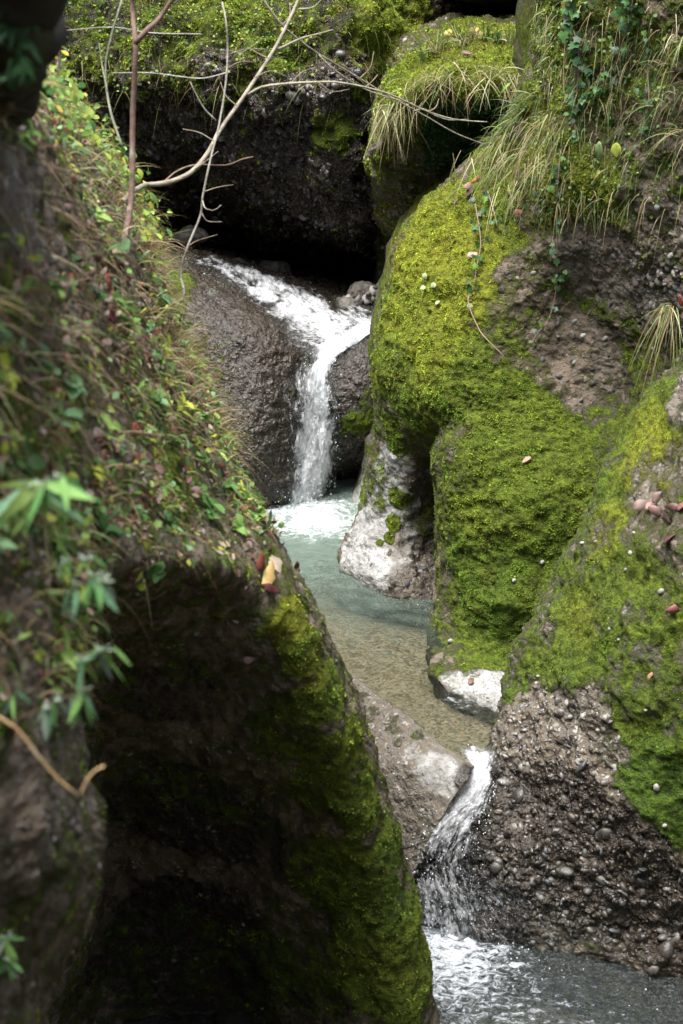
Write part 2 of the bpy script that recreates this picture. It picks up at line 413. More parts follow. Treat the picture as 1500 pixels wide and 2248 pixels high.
# near right slope: moss above, wet pebbly conglomerate below
ROWS_N = [
 [(1530,640,13.6),(1560,640,12.9),(1600,640,12.3),(1650,640,11.7),(1720,640,11.2),(1850,640,10.7)],
 [(1520,780,13.6),(1500,790,12.9),(1545,800,12.2),(1600,800,11.6),(1680,800,11.2),(1850,800,10.7)],
 [(1450,860,13.5),(1425,885,12.9),(1470,900,12.2),(1530,910,11.7),(1620,910,11.2),(1850,910,10.6)],
 [(1370,1010,13.4),(1345,1030,12.7),(1400,1050,12.1),(1470,1070,11.6),(1560,1080,11.2),(1800,1080,10.6)],
 [(1305,1140,13.3),(1282,1170,12.6),(1340,1180,12.0),(1420,1200,11.5),(1520,1210,11.1),(1800,1210,10.5)],
 [(1225,1310,13.1),(1203,1335,12.4),(1265,1345,11.9),(1360,1350,11.4),(1480,1360,11.0),(1800,1360,10.4)],
 [(1145,1480,12.9),(1120,1505,12.2),(1200,1510,11.8),(1310,1510,11.35),(1450,1510,10.9),(1800,1510,10.3)],
 [(1115,1610,12.7),(1092,1612,12.0),(1170,1625,11.65),(1290,1635,11.3),(1440,1645,10.9),(1800,1650,10.3)],
 [(1095,1740,12.5),(1072,1730,11.75),(1150,1750,11.5),(1270,1760,11.2),(1430,1780,10.85),(1800,1790,10.3)],
 [(1050,1850,12.3),(1020,1850,11.6),(1110,1870,11.35),(1250,1885,11.12),(1430,1910,10.85),(1800,1950,10.3)],
 [(950,1940,12.1),(925,1945,11.52),(1050,1965,11.32),(1220,1990,11.1),(1420,2030,10.9),(1800,2080,10.35)],
 [(890,2030,12.1),(870,2045,11.42),(1020,2062,11.27),(1210,2080,11.1),(1420,2130,10.8),(1800,2230,10.3)],
 [(890,2160,12.3),(870,2170,11.7),(1020,2190,11.5),(1210,2210,11.3),(1420,2260,11.0),(1800,2350,10.5)],
]
def moss_near(V, N):
    return np.full(len(V), 0.62)
rock('right_slope', ROWS_N, 330, 560, seed=5,
     moss=(0.55, [(1400,940,110,0.9),(1330,1080,70,0.9),(1440,1100,130,0.42),(1350,1330,130,0.72),(1250,1380,90,0.8),(1160,1480,50,0.8),(1450,1550,170,0.6),(1400,1680,110,0.9),(1470,1800,80,0.9),(1150,1700,150,0.0),(1250,1760,120,0.0),(1230,1900,200,0.0),(1330,1880,110,0.0),(1450,2020,160,0.0),(1100,1900,200,0.0),(1500,2150,150,0),(1000,2000,200,0),
                 (1160,1560,70,0.05),(1280,1560,45,0.1),(1220,1600,80,0.05),(1320,1640,40,0.25),(1480,860,60,0.25)]),
     pale=(0.0, [(1240,1560,50,0.3),(1270,1620,50,0.3)]),
     wet=(0.0, [(1150,1850,200,0.9),(1000,1980,140,1.1),(1350,1950,180,1.0),(1250,1800,130,0.7),(1480,2050,120,0.9),(1080,1760,60,0.6),(950,2020,100,1.1)]),
     yel=(0.25, [(1410,1000,110,0.9),(1320,1150,70,0.75),(1450,1750,120,0.0),(1250,1350,60,0.5)]),
     dirt=(0.15, [(1250,1800,150,0.5),(1400,1900,120,0.5),(1440,1200,120,0.5),(1450,2050,120,0.6)]),
     cong=(0.9, [(1440,1100,200,0.35),(1400,1500,150,0.5)]), lump=0.7, amp=0.9, back=(1.0, 0.9, -0.5),
     big=1.5, label='near slope of wet pebbly conglomerate with green moss above the lower pool')

# wedge of grey rock between the two pools
ROWS_W = [
 [(600,1370,14.6),(740,1500,14.2),(832,1560,13.4),(932,1640,12.9),(1035,1730,12.3)],
 [(600,1345,14.0),(740,1462,13.2),(832,1532,12.6),(932,1604,12.08),(1032,1688,11.56)],
 [(600,1360,13.8),(735,1475,13.05),(825,1550,12.45),(920,1625,11.95),(1030,1705,11.45)],
 [(600,1480,13.2),(730,1580,12.5),(800,1640,12.1),(895,1700,11.72),(1000,1742,11.42)],
 [(600,1620,12.8),(730,1700,12.2),(790,1750,11.85),(870,1800,11.65),(958,1825,11.4)],
 [(600,1760,12.5),(730,1830,12.0),(790,1870,11.75),(855,1900,11.6),(918,1905,11.42)],
 [(600,1950,12.3),(730,2000,11.8),(790,2030,11.65),(845,2050,11.55),(898,2030,11.45)],
 [(600,2150,12.4),(730,2200,12.0),(790,2230,11.9),(845,2250,11.8),(898,2230,11.7)],
]
rock('wedge_rock', ROWS_W, 190, 300, seed=9, amp=0.55, back=(-0.7, 0.7, -0.7),
     moss=(0.05, [(780,1540,40,0.35),(860,1580,30,0.4),(900,1590,20,0.35)]),
     pale=(0.0, [(965,1685,40,0.75),(925,1655,36,0.75),(890,1625,22,0.6),(1003,1712,22,0.75),(945,1700,30,0.7),(840,1560,25,0.4),(770,1510,25,0.4)]),
     wet=(0.25, [(880,1800,90,0.3),(1010,1740,30,0.8)]), dirt=(0.1, []), cong=(0.6, [(960,1680,70,0.15)]),
     label='grey wedge of rock with a pale worn top damming the upper pool')

# rock step under the upper waterfall
ROWS_T = [
 [(200,545,22),(420,545,22),(540,560,22),(690,590,22),(800,600,22),(930,610,22)],
 [(250,540,18.9),(420,555,18.7),(520,583,18.7),(650,622,18.7),(760,652,18.5),(930,668,18.3)],
 [(250,600,17.7),(400,605,17.6),(540,640,17.85),(690,690,17.8),(790,705,17.7),(930,705,17.7)],
 [(250,700,17.1),(400,690,17.05),(570,705,17.1),(700,768,17.2),(800,738,17.25),(930,745,17.3)],
 [(250,820,16.8),(400,800,16.75),(570,800,16.75),(690,850,16.95),(790,830,16.9),(930,840,17.0)],
 [(250,960,16.6),(400,950,16.5),(570,940,16.5),(690,960,16.85),(765,945,16.85),(930,940,17.0)],
 [(250,1060,16.5),(430,1040,16.35),(560,1030,16.42),(680,1040,16.75),(745,1010,16.95),(930,1000,17.15)],
 [(250,1110,16.4),(430,1100,16.3),(560,1092,16.5),(680,1095,16.8),(745,1060,17.4),(930,1050,17.6)],
 [(250,1180,16.6),(430,1170,16.6),(560,1160,16.8),(680,1160,17.1),(745,1140,17.8),(930,1140,18.0)],
]
rock('waterfall_step', ROWS_T, 330, 400, seed=14, amp=0.6,
     moss=(0.0, [(365,600,45,0.9),(400,640,35,0.6),(800,960,40,0.7),(830,900,30,0.5),(440,760,60,0.35)]),
     pale=(0.0, [(450,600,10,0.8),(475,620,10,0.8),(500,640,10,0.8)]),
     wet=(1.0, [(430,720,50,0.8),(560,950,120,1.1),(790,850,80,0.9)]), dirt=(0.2, [(620,740,60,0.8),(590,680,60,0.9),(560,900,60,0.3)]), cong=(0.5, []),
     label='wet brown rock step that the upper waterfall runs down')

# back cliff of conglomerate overhanging the cave
def rowB(py, Y, dpy=(0,)*9):
    xs = (-60, 200, 340, 480, 620, 740, 850, 1000, 1040)
    return [(x, py + dp, y) for x, dp, y in zip(xs, dpy, Y)]
ROWS_B = [
 rowB(-260, (21,21,21,21,20.8,20.6,20.3,20.2,22)),
 rowB(-120, (20,20,20,19.8,19.6,19.5,19.3,19.4,21.5)),
 rowB(0, (19.2,19.1,18.9,18.7,18.6,18.6,18.8,19.1,21.5)),
 rowB(90, (18.7,18.6,18.4,18.2,18.1,18.1,18.6,19.1,21.5)),
 rowB(190, (18.7,18.5,18.3,18.1,17.95,18.0,18.7,19.2,21.5)),
 rowB(280, (19.0,18.9,18.7,18.45,18.2,18.05,18.8,19.3,21.5), (0,0,0,0,10,20,10,0,0)),
 rowB(350, (19.5,19.5,19.3,19.0,18.6,18.3,18.9,19.5,21.5), (0,0,0,10,30,50,40,20,0)),
 rowB(420, (20.2,20.2,20.1,19.8,19.3,18.9,19.2,19.9,21.6), (0,0,0,10,30,60,60,20,0)),
 rowB(500, (21.2,21.2,21.1,20.9,20.5,20.2,20.2,20.6,21.8), (0,0,0,0,10,20,20,10,0)),
 rowB(570, (22.2,)*8 + (22.4,)),
 rowB(700, (22.4,)*9),
]
rock('back_cliff', ROWS_B, 400, 420, seed=21, amp=1.25,
     moss=(0.1, [(480,0,180,0.62),(250,40,140,0.5),(700,10,110,0.45),(380,100,70,0.5),(620,90,40,0.55),(880,60,90,0.8),(930,120,70,0.85),(830,180,45,0.9),(750,300,50,0.6),(820,330,50,0.4),(450,150,50,0.3),(900,30,60,0.75)]),
     yel=(0.4, [(880,80,120,0.5),(700,300,90,0.4)]), dirt=(0.6, [(800,80,90,0.8)]), cong=(1.0, []), wet=(0.8, []),
     big=3.0, label='overhanging back cliff of pebbly conglomerate with moss on its brow above the dark cave')

# mossy boulder wedged between the cliffs
ROWS_K = [
 [(860,60,19.5),(900,60,19.2),(980,50,19),(1050,45,19),(1140,45,19),(1300,40,19)],
 [(870,110,19.0),(915,112,17.8),(975,75,17.6),(1050,62,17.5),(1130,60,17.4),(1300,60,17.2)],
 [(845,195,18.8),(868,180,17.0),(930,135,16.8),(1020,118,16.6),(1110,115,16.5),(1300,110,16.4)],
 [(838,255,18.6),(846,235,16.75),(905,200,16.3),(1010,185,16.1),(1100,185,16.1),(1300,185,16.1)],
 [(832,300,18.6),(835,280,16.85),(895,255,16.6),(1000,245,16.55),(1100,250,16.55),(1300,250,16.5)],
 [(820,350,18.6),(826,340,17.1),(890,335,17.05),(990,335,17.0),(1090,340,16.95),(1300,350,16.8)],
 [(832,400,18.8),(840,400,17.6),(900,410,17.6),(980,420,17.6),(1080,430,17.5),(1300,430,17.4)],
 [(838,460,19.2),(850,460,18.3),(910,470,18.3),(980,480,18.2),(1080,490,18.1),(1300,500,18)],
 [(840,560,19.6),(860,560,19.1),(920,570,19.0),(980,580,19.0),(1080,580,18.8),(1300,580,18.8)],
 [(830,700,19.6),(850,700,19.4),(920,700,19.2),(980,700,19.0),(1080,700,18.8),(1300,700,18.8)],
]
rock('mossy_boulder', ROWS_K, 300, 360, seed=31, amp=0.8,
     moss=(0.45, [(950,95,100,0.9),(1100,85,120,0.9),(910,140,60,0.9),(1000,120,200,0.85),(880,200,60,0.9),(840,300,40,0.85),(1000,290,90,0.75),(1060,320,80,0.75),(950,250,60,0.5),(840,380,30,0.7),(930,400,80,0.45)]),
     yel=(0.6, [(1000,310,120,0.0),(900,370,90,0.3)]), dirt=(0.5, []), cong=(0.4, []), lump=1.6, big=2.2,
     label='mossy boulder with a grassy top jammed between the back cliff and the big right cliff', cat='boulder', kind='thing')

ROWS_O = [  # roof block added above the view to shade the gap behind the boulder
 [(960,-200,21),(980,-200,17.6),(1080,-200,17.5),(1200,-200,17.5),(1330,-200,17.5)],
 [(960,-60,21),(975,-70,17.8),(1080,-60,17.7),(1200,-60,17.7),(1330,-60,17.7)],
 [(960,0,21),(980,-15,18.3),(1080,0,18.2),(1200,5,18.2),(1330,5,18.2)],
 [(960,10,21),(985,-5,19.5),(1080,5,19.5),(1200,8,19.5),(1330,8,19.5)],
 [(960,50,21.6),(1000,60,21.5),(1080,60,21.4),(1200,60,21.4),(1330,60,21.4)],
 [(960,200,21.6),(1000,200,21.5),(1080,200,21.4),(1200,200,21.4),(1330,200,21.4)],
]
rock('shade_overhang', ROWS_O, 90, 110, seed=37, amp=0.5, moss=(0.4, []), cong=(0.8, []),
     label='added rock overhang shading the gap behind the grassy boulder')

# left bank
ROWS_L = [
 [(-400,20,4.0),(-100,70,5.0),(0,130,6.3),(35,150,7.5),(65,160,8.5),(85,165,9.3),(98,168,9.8),(108,185,10.6),(150,260,12.2)],
 [(-400,260,4.0),(-100,330,4.9),(40,350,6.3),(110,340,7.5),(160,330,8.5),(190,320,9.3),(212,318,9.9),(230,325,10.6),(270,420,12.2)],
 [(-400,500,4.0),(-100,560,4.7),(60,580,6.0),(160,560,7.3),(230,530,8.4),(280,505,9.3),(310,488,9.8),(328,482,10.5),(370,580,12)],
 [(-400,720,3.9),(-100,760,4.6),(80,780,5.8),(200,760,7.0),(290,730,8.2),(350,705,9.1),(382,688,9.6),(400,682,10.3),(440,780,11.6)],
 [(-400,940,3.8),(-100,960,4.4),(100,980,5.6),(230,970,6.8),(340,950,8.0),(420,925,8.9),(470,905,9.4),(490,900,10.0),(530,1000,11.3)],
 [(-400,1120,3.8),(-100,1120,4.3),(100,1140,5.4),(260,1150,6.6),(390,1140,7.8),(490,1120,8.7),(550,1105,9.2),(576,1102,9.8),(620,1200,11)],
 [(-400,1230,3.7),(-100,1240,4.3),(90,1250,5.2),(260,1235,6.4),(410,1235,7.5),(550,1255,8.5),(625,1270,8.9),(657,1282,9.5),(700,1380,10.7)],
 [(-400,1330,3.7),(-100,1330,4.3),(90,1330,5.1),(240,1290,6.7),(400,1280,7.9),(560,1330,8.5),(655,1350,8.75),(695,1362,9.35),(735,1450,10.5)],
 [(-400,1420,3.7),(-100,1420,4.2),(90,1400,5.05),(225,1340,7.5),(400,1350,8.35),(580,1400,8.6),(670,1410,8.65),(722,1415,9.25),(760,1500,10.4)],
 [(-400,1600,3.6),(-100,1600,4.2),(115,1570,4.95),(180,1500,8.6),(410,1520,8.95),(620,1560,8.85),(725,1580,8.8),(788,1600,9.3),(820,1700,10.4)],
 [(-400,1800,3.6),(-100,1800,4.1),(150,1770,4.9),(205,1750,9.5),(430,1750,9.6),(650,1780,9.3),(780,1800,9.1),(850,1800,9.5),(870,1900,10.6)],
 [(-400,2000,3.6),(-100,2000,4.1),(165,1950,5.0),(222,1980,10.0),(460,1980,10.1),(690,2000,9.65),(840,2000,9.3),(905,2000,9.65),(915,2100,10.6)],
 [(-400,2350,3.6),(-100,2300,4.1),(60,2200,5.0),(120,2300,9.6),(460,2300,10.5),(710,2300,10.0),(870,2280,9.45),(938,2250,9.75),(945,2350,10.6)],
 [(-400,2800,3.6),(-100,2800,4.1),(120,2800,5.0),(270,2800,10),(460,2800,10.4),(720,2800,9.9),(880,2800,9.4),(970,2800,9.7),(975,2850,10.6)],
]
for k_ in range(6):
    ROWS_L[k_] = [(x - (0, 0, 0, 10, 20, 32, 38, 40, 40)[c_], y, Y_) for c_, (x, y, Y_) in enumerate(ROWS_L[k_])]
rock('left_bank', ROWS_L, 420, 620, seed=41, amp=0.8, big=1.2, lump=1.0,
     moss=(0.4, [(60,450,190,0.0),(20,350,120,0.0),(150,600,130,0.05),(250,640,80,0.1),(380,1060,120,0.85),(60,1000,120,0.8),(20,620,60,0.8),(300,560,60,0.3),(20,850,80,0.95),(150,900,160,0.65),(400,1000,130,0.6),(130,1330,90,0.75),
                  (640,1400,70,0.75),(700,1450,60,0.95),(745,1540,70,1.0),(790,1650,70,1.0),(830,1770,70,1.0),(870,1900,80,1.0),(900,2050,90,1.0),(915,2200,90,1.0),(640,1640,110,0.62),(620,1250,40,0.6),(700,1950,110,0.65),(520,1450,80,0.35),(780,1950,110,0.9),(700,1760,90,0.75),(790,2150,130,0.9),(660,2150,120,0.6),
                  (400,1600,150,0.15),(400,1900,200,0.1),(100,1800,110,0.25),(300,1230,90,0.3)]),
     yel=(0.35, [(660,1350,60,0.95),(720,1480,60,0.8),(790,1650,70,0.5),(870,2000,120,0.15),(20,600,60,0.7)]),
     dirt=(0.7, [(80,450,190,0.2),(20,350,130,0.2),(150,620,90,0.3),(150,1850,120,0.3)]), cong=(0.45, [(100,1900,120,0.8)]), wet=(0.0, [(380,1550,160,0.7),(420,1800,220,0.9),(420,2100,260,0.9),(620,1900,120,0.6),(560,1600,90,0.4),(250,1400,80,0.5)]), pale=(0, [(60,420,150,0.42),(140,540,90,0.42),(30,320,90,0.4)]),  # wet patches here paint the hollow's shade into the rock colour
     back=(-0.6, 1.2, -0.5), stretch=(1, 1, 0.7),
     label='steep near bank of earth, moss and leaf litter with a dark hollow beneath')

# ------------------------------------------------------------------ terrain round the gorge and stream bed
def heightfield(name, x0, x1, y0, y1, nx, ny, fn, mat, **kw):
    xs = np.linspace(x0, x1, nx); ys = np.linspace(y0, y1, ny)
    X, Y = np.meshgrid(xs, ys)
    V = np.stack([X.ravel(), Y.ravel(), np.zeros(X.size)], 1)
    V[:, 2] = fn(V[:, 0], V[:, 1], V)
    return mesh_np(name, V, grid_faces(ny, nx)[:, ::-1], mat, **kw), V
def hill(x, y, V):
    c = np.where(y > 11, -0.2 + (y - 11) * 0.0, 0.4 - (y - 11) * 0.06)
    dx = np.abs(x - c + 0.6 * np.sin(y * 0.3))
    up = np.where(y > 22, np.clip((y - 22.3) * 3, 0, 4.2) + (y - 22) * 0.22, 0)
    w = np.where(x < c, 2.6, 3.4)
    side = sstep(w, w + 2.2, dx) * 8.0 + np.clip(dx - w - 2.2, 0, None) * 0.75
    rear = sstep(-1.5, -5.0, y) * 12 + np.clip(-5 - y, 0, None) * 0.5      # unseen rise added behind the viewer to block low sky light
    z = -2.2 + np.maximum(np.maximum(side, up), rear)
    z = z + fbm(V, 0.25, 4, 3) * np.clip((dx - 3) * 0.5, 0, 2.0)
    return np.minimum(z, 60)
mh = NT('hill_ground')
hc = mh.coord()
mh.inp(mh.b, 'Base Color', mh.mix(mh.rmap(mh.noise(hc, 1.2, 6, 0.65), 0.4, 0.6), (0.035, 0.045, 0.012), (0.07, 0.05, 0.03)))
mh.inp(mh.b, 'Roughness', 0.95)
mh.inp(mh.b, 'Normal', mh.bump(mh.noise(hc, 5, 6, 0.7), 1.0, 0.2))
o, _ = heightfield('hillside', -90, 90, -70, 110, 260, 260, hill, mh.m)
tag(o, 'wooded hillside rising round the gorge', kind='structure')

mb = NT('stream_bed_gravel')
bc = mb.coord()
bw = mb.n('Mix', _data_type='VECTOR', i0=0.05); mb.inp(bw, 'i4', bc); mb.inp(bw, 'i5', mb.n('TexNoise', Vector=bc, Scale=9.0).outputs['Color'])
bv = mb.n('TexVoronoi', Vector=bw.outputs[1], Scale=15.0); bv2 = mb.n('TexVoronoi', Vector=bw.outputs[1], Scale=50.0)
gcol = mb.ramp(mb.sep(bv.outputs['Color'])[0], [(0, (0.2, 0.18, 0.12)), (0.3, (0.6, 0.5, 0.32)), (0.6, (0.36, 0.42, 0.3)), (0.8, (0.68, 0.57, 0.38)), (1, (0.65, 0.6, 0.5))])
gcol2 = mb.ramp(mb.sep(bv2.outputs['Color'])[0], [(0, (0.2, 0.18, 0.13)), (0.5, (0.52, 0.45, 0.31)), (1, (0.68, 0.6, 0.46))])
gm = mb.math('MULTIPLY', mb.rmap(bv.outputs['Distance'], 0.25, 0.5, 1, 0), mb.rmap(mb.sep(bv.outputs['Color'])[2], 0.4, 0.5))
mb.inp(mb.b, 'Base Color', mb.mix(gm, gcol2, gcol))
mb.inp(mb.b, 'Normal', mb.bump(mb.math('ADD', gm, mb.rmap(bv2.outputs['Distance'], 0, .5, .5, 0)), 0.8, 0.03))
MAT['bed'] = mb.m
def ridge_y(x):                                     # the line along which the wedge rock dams the pool
    return 13.2 - np.where(x > -0.03, 1.93, 2.5) * (x + 0.03)
def bedz(x, y, V):
    z = np.full(len(x), -0.2)
    z = z - 0.55 * sstep(14.2, 16.6, y + 0.5 * x) + fbm(V, 1.2, 4, 8) * 0.07 + sstep(13.6, 11.8, y) * 0.06
    ridge = ridge_y(x)
    z = np.where(y < np.maximum(11.75, ridge - 0.1), -1.75 + sstep(10.7, 11.5, y) * 0.25, z)
    return z
o, _ = heightfield('stream_bed', -2.5, 5, 6.5, 18.5, 380, 480, bedz, MAT['bed'])
tag(o, 'gravel stream bed under the clear pools', kind='structure')

# ------------------------------------------------------------------ water
def water_mat(name, tint, milk, milkcol, ripple=9.0, rstr=0.5):
    m = NT(name)
    m.t.nodes.remove(m.b)
    co = m.coord((1, 1.0, 1))
    foam = m.attr('foam').outputs['Fac']; deep = m.attr('deep').outputs['Fac']
    n1 = m.noise(m.coord((1.0, 2.6, 1)), ripple, 4, 0.6, 0.6); n2 = m.noise(m.coord((1, 2.0, 1)), ripple * 4, 3, 0.6, 0.4)
    h = m.math('ADD', n1, m.math('MULTIPLY', n2, 0.35))
    nrm = m.bump(h, min(rstr, 1.0), 0.05 * max(1.0, rstr))
    tr = m.n('BsdfTransparent', Color=tint)
    df = m.n('BsdfDiffuse', Color=milkcol, Normal=nrm)
    body = m.n('MixShader', i0=m.math('MULTIPLY', deep, milk), i1=tr.outputs[0], i2=df.outputs[0])
    fr = m.n('Fresnel', IOR=1.38, Normal=nrm)
    gl = m.n('BsdfGlossy', Color=(1, 1, 1), Roughness=0.09, Normal=nrm)
    surf = m.n('MixShader', i0=fr.outputs[0], i1=body.outputs[0], i2=gl.outputs[0])
    fn = m.noise(m.coord((1, 1.5, 1)), 13, 7, 0.75, 1.2)
    fm = m.rmap(m.math('ADD', foam, m.math('MULTIPLY', m.math('SUBTRACT', fn, 0.5), 2.6)), 0.4, 0.85)
    fb = m.n('BsdfPrincipled', Base_Color=m.mix(m.noise(co, 40, 4, 0.7), (0.5, 0.57, 0.62), (0.85, 0.88, 0.9)), Roughness=0.35, Normal=m.bump(fn, 1.0, 0.04))
    out = m.n('MixShader', i0=fm, i1=surf.outputs[0], i2=fb.outputs[0])
    m.t.links.new(out.outputs[0], m.out.inputs[0])
    return m.m
MAT['water'] = water_mat('pool_water', (0.97, 0.98, 0.9), 0.75, (0.42, 0.56, 0.46), 12, 2.2)
MAT['water2'] = water_mat('lower_pool_water', (0.45, 0.47, 0.42), 0.6, (0.03, 0.042, 0.04), 7, 1.0)

def radial(V, px, py, z, r0, r1, asp=1.0):
    c = PZ(px, py, z)
    d = np.sqrt((V[:, 0] - c[0]) ** 2 + ((V[:, 1] - c[1]) * asp) ** 2)
    return 1 - sstep(r0, r1, d)
xs = np.linspace(-2.2, 3.6, 420); ys = np.linspace(11.85, 18.2, 460)
X, Y = np.meshgrid(xs, ys); V = np.stack([X.ravel(), Y.ravel(), np.zeros(X.size)], 1)
near_fall = radial(V, 690, 1120, 0, 0.1, 1.6)
V[:, 2] = fbm(V * (1, 2.2, 1), 4, 4, 3) * 0.012 + near_fall * fbm(V * (1, 1.6, 1), 7, 4, 6) * 0.05 + radial(V, 685, 1125, 0, 0.0, 0.5) * 0.06
foam = radial(V, 680, 1125, 0, 0.05, 1.3, 1.25) * 0.68 + radial(V, 700, 1165, 0, 0.2, 0.8, 1.6) * 0.25
ringd = fbm(V * (1, 1.5, 1), 5, 3, 60)
foam = np.clip(foam + ringd * 0.25, 0, 1.1) - 0.05
edge = radial(V, 1000, 1540, 0, 0.05, 0.35) * 0.35 + radial(V, 940, 1330, 0, 0.02, 0.25) * 0.3 + radial(V, 1050, 1655, 0, 0.03, 0.2) * 0.4
deep = sstep(13.0, 16.4, V[:, 1] + ringd * 0.8) * 0.72 + 0.02
Fw = grid_faces(460, 420)[:, ::-1]; cf = V[Fw].mean(1); Fw = Fw[cf[:, 1] > ridge_y(cf[:, 0]) - 0.06]
o = mesh_np('upper_pool_water', V, Fw, MAT['water'], attrs={'foam': foam + edge, 'deep': deep})
tag(o, 'clear greenish water of the upper pool between the rocks', kind='structure')

xs = np.linspace(-1.5, 4.5, 420); ys = np.linspace(7.5, 11.9, 360)
X, Y = np.meshgrid(xs, ys); V = np.stack([X.ravel(), Y.ravel(), np.full(X.size, -1.0)], 1)
V[:, 2] += fbm(V * (1, 1.6, 1), 3, 4, 3) * 0.03 + radial(V, 950, 2100, -1, 0.2, 1.3) * fbm(V, 8, 4, 6) * 0.04
foam = radial(V, 940, 2070, -1, 0.1, 0.8, 1.0) * 0.5 + radial(V, 990, 2200, -1, 0.2, 1.1, 1.0) * 0.28 + radial(V, 1200, 2230, -1, 0.3, 1.6) * 0.13 + fbm(V * (1, 2.2, 1), 3.5, 3, 77) * 0.15
deep = np.full(len(V), 0.9)
deep -= radial(V, 1450, 2120, -1, 0.2, 1.4) * 0.4
o = mesh_np('lower_pool_water', V, grid_faces(360, 420)[:, ::-1], MAT['water2'], attrs={'foam': foam, 'deep': deep})
tag(o, 'dark water of the lower pool flecked with white foam', kind='structure')

def flow_mat(name, thr=0.5, tintamt=0.0):
    m = NT(name); m.t.nodes.remove(m.b)
    uv = m.attr('flow').outputs['Color']            # u across, v along in metres
    dens = m.attr('dens').outputs['Fac']
    mp = m.n('Mapping', Vector=uv, Scale=(18, 5.5, 1)); mp2 = m.n('Mapping', Vector=uv, Scale=(48, 24, 1))
    a = m.n('TexNoise', Vector=mp.outputs[0], Scale=1.0, Detail=5.0, Roughness=0.65, Distortion=0.5).outputs['Fac']
    b = m.n('TexNoise', Vector=mp2.outputs[0], Scale=1.0, Detail=3.0, Roughness=0.7).outputs['Fac']
    s = m.math('ADD', m.math('MULTIPLY', m.math('SUBTRACT', a, 0.5), 1.6), m.math('MULTIPLY', m.math('SUBTRACT', b, 0.5), 1.1))
    fm = m.rmap(m.math('ADD', dens, s), thr - 0.15, thr + 0.35)
    nrm = m.bump(m.math('ADD', a, m.math('MULTIPLY', b, 0.6)), 1.0, 0.04)
    fb = m.n('BsdfPrincipled', Base_Color=m.mix(b, (0.72, 0.76, 0.8), (0.97, 0.98, 0.99)), Roughness=0.25, Normal=nrm)
    tl = m.n('BsdfTranslucent', Color=(0.95, 0.97, 0.98))
    fb2 = m.n('MixShader', i0=0.4, i1=fb.outputs[0], i2=tl.outputs[0])
    tr = m.n('BsdfTransparent', Color=(0.93, 0.95, 0.95))
    gl = m.n('BsdfGlossy', Color=(1, 1, 1), Roughness=0.08, Normal=nrm)
    fr = m.n('Fresnel', IOR=1.34, Normal=nrm)
    clear = m.n('MixShader', i0=m.math('MULTIPLY', fr.outputs[0], m.rmap(dens, 0.0, 0.4, 0.0, 0.6)), i1=tr.outputs[0], i2=gl.outputs[0])
    out = m.n('MixShader', i0=fm, i1=clear.outputs[0], i2=fb2.outputs[0])
    m.t.links.new(out.outputs[0], m.out.inputs[0])
    return m.m
MAT['flow'] = flow_mat('falling_water', 0.5)

def sheet(name, base, cols, nu, nv, lift, dens_fn, seed, parent=None, YD=None):
    """water ribbon: cols = list of (left px,py, right px,py) down the stream, laid on the rock surface `base`"""
    n = len(cols); C = np.array(cols, float)
    t = np.r_[0, np.cumsum(np.hypot(np.diff(C[:, [0, 2]].mean(1)), np.diff(C[:, [1, 3]].mean(1))))]
    Q = hermite(C, t, np.linspace(0, t[-1], nv))
    G, N, ch, o = SURF[base]
    Vr = G.reshape(-1, 3); x, y, f = proj(Vr)
    u = np.linspace(0, 1, nu)
    PX = Q[:, 0:1] * (1 - u) + Q[:, 2:3] * u; PY = Q[:, 1:2] * (1 - u) + Q[:, 3:4] * u
    # depth of the rock under each pixel, from a coarse z-buffer
    B = 6; W, H = 320, 460
    zb = np.full((H, W), 99.0)
    ix = np.clip(((x + 100) / B).astype(int), 0, W - 1); iy = np.clip(((y + 200) / B).astype(int), 0, H - 1)
    np.minimum.at(zb, (iy, ix), Vr[:, 1])
    for _ in range(7):
        e = np.pad(zb, 1, mode='edge')
        mean = np.stack([e[a:a+H, b:b+W] for a in range(3) for b in range(3)])
        mean = np.where(mean > 90, np.nan, mean)
        with np.errstate(all='ignore'):
            import warnings
            with warnings.catch_warnings():
                warnings.simplefilter('ignore'); mm = np.nanmean(mean, 0)
        zb = np.where(np.isnan(mm), 99, mm)
    fx = np.clip((PX + 100) / B - 0.5, 0, W - 2); fy = np.clip((PY + 200) / B - 0.5, 0, H - 2)
    i0 = fx.astype(int); j0 = fy.astype(int); ax = fx - i0; ay = fy - j0
    D = (zb[j0, i0] * (1-ax) * (1-ay) + zb[j0, i0+1] * ax * (1-ay) + zb[j0+1, i0] * (1-ax) * ay + zb[j0+1, i0+1] * ax * ay)
    if YD is not None: D = np.interp(PY, [a for a, b in YD], [b for a, b in YD]) + 0.18 * (u - 0.55)[None, :] ** 2
    S = P(PX, PY, D - lift)
    V = S.reshape(-1, 3)
    vlen = np.linspace(0, 1, nv)[:, None] * np.ones(nu)
    L = t[-1] * K * 16
    U = (u - 0.5)[None, :] * (np.abs(Q[:, 2:3] - Q[:, 0:1]) * K * 16)
    # normal displacement
    N2 = gnormals(S).reshape(-1, 3)
    fl = np.stack([U.ravel(), (vlen * L).ravel(), np.full(U.size, seed * 1.7)], 1)
    d = fbm(fl * (9, 3.2, 1), 1.0, 4, seed) * 0.035 + fbm(fl * (30, 12, 1), 1.0, 3, seed + 5) * 0.012
    V = V + N2 * (d + 0.02)[:, None]
    dens = dens_fn(np.broadcast_to(u, (nv, nu)), vlen).ravel()
    ob = mesh_np(name, V, grid_faces(nv, nu), MAT['flow'], parent, attrs={'flow': fl, 'dens': dens})
    return ob, V.reshape(nv, nu, 3), N2.reshape(nv, nu, 3), dens

def edgef(u, w=0.25): return sstep(0, w, u) * sstep(0, w, 1 - u)
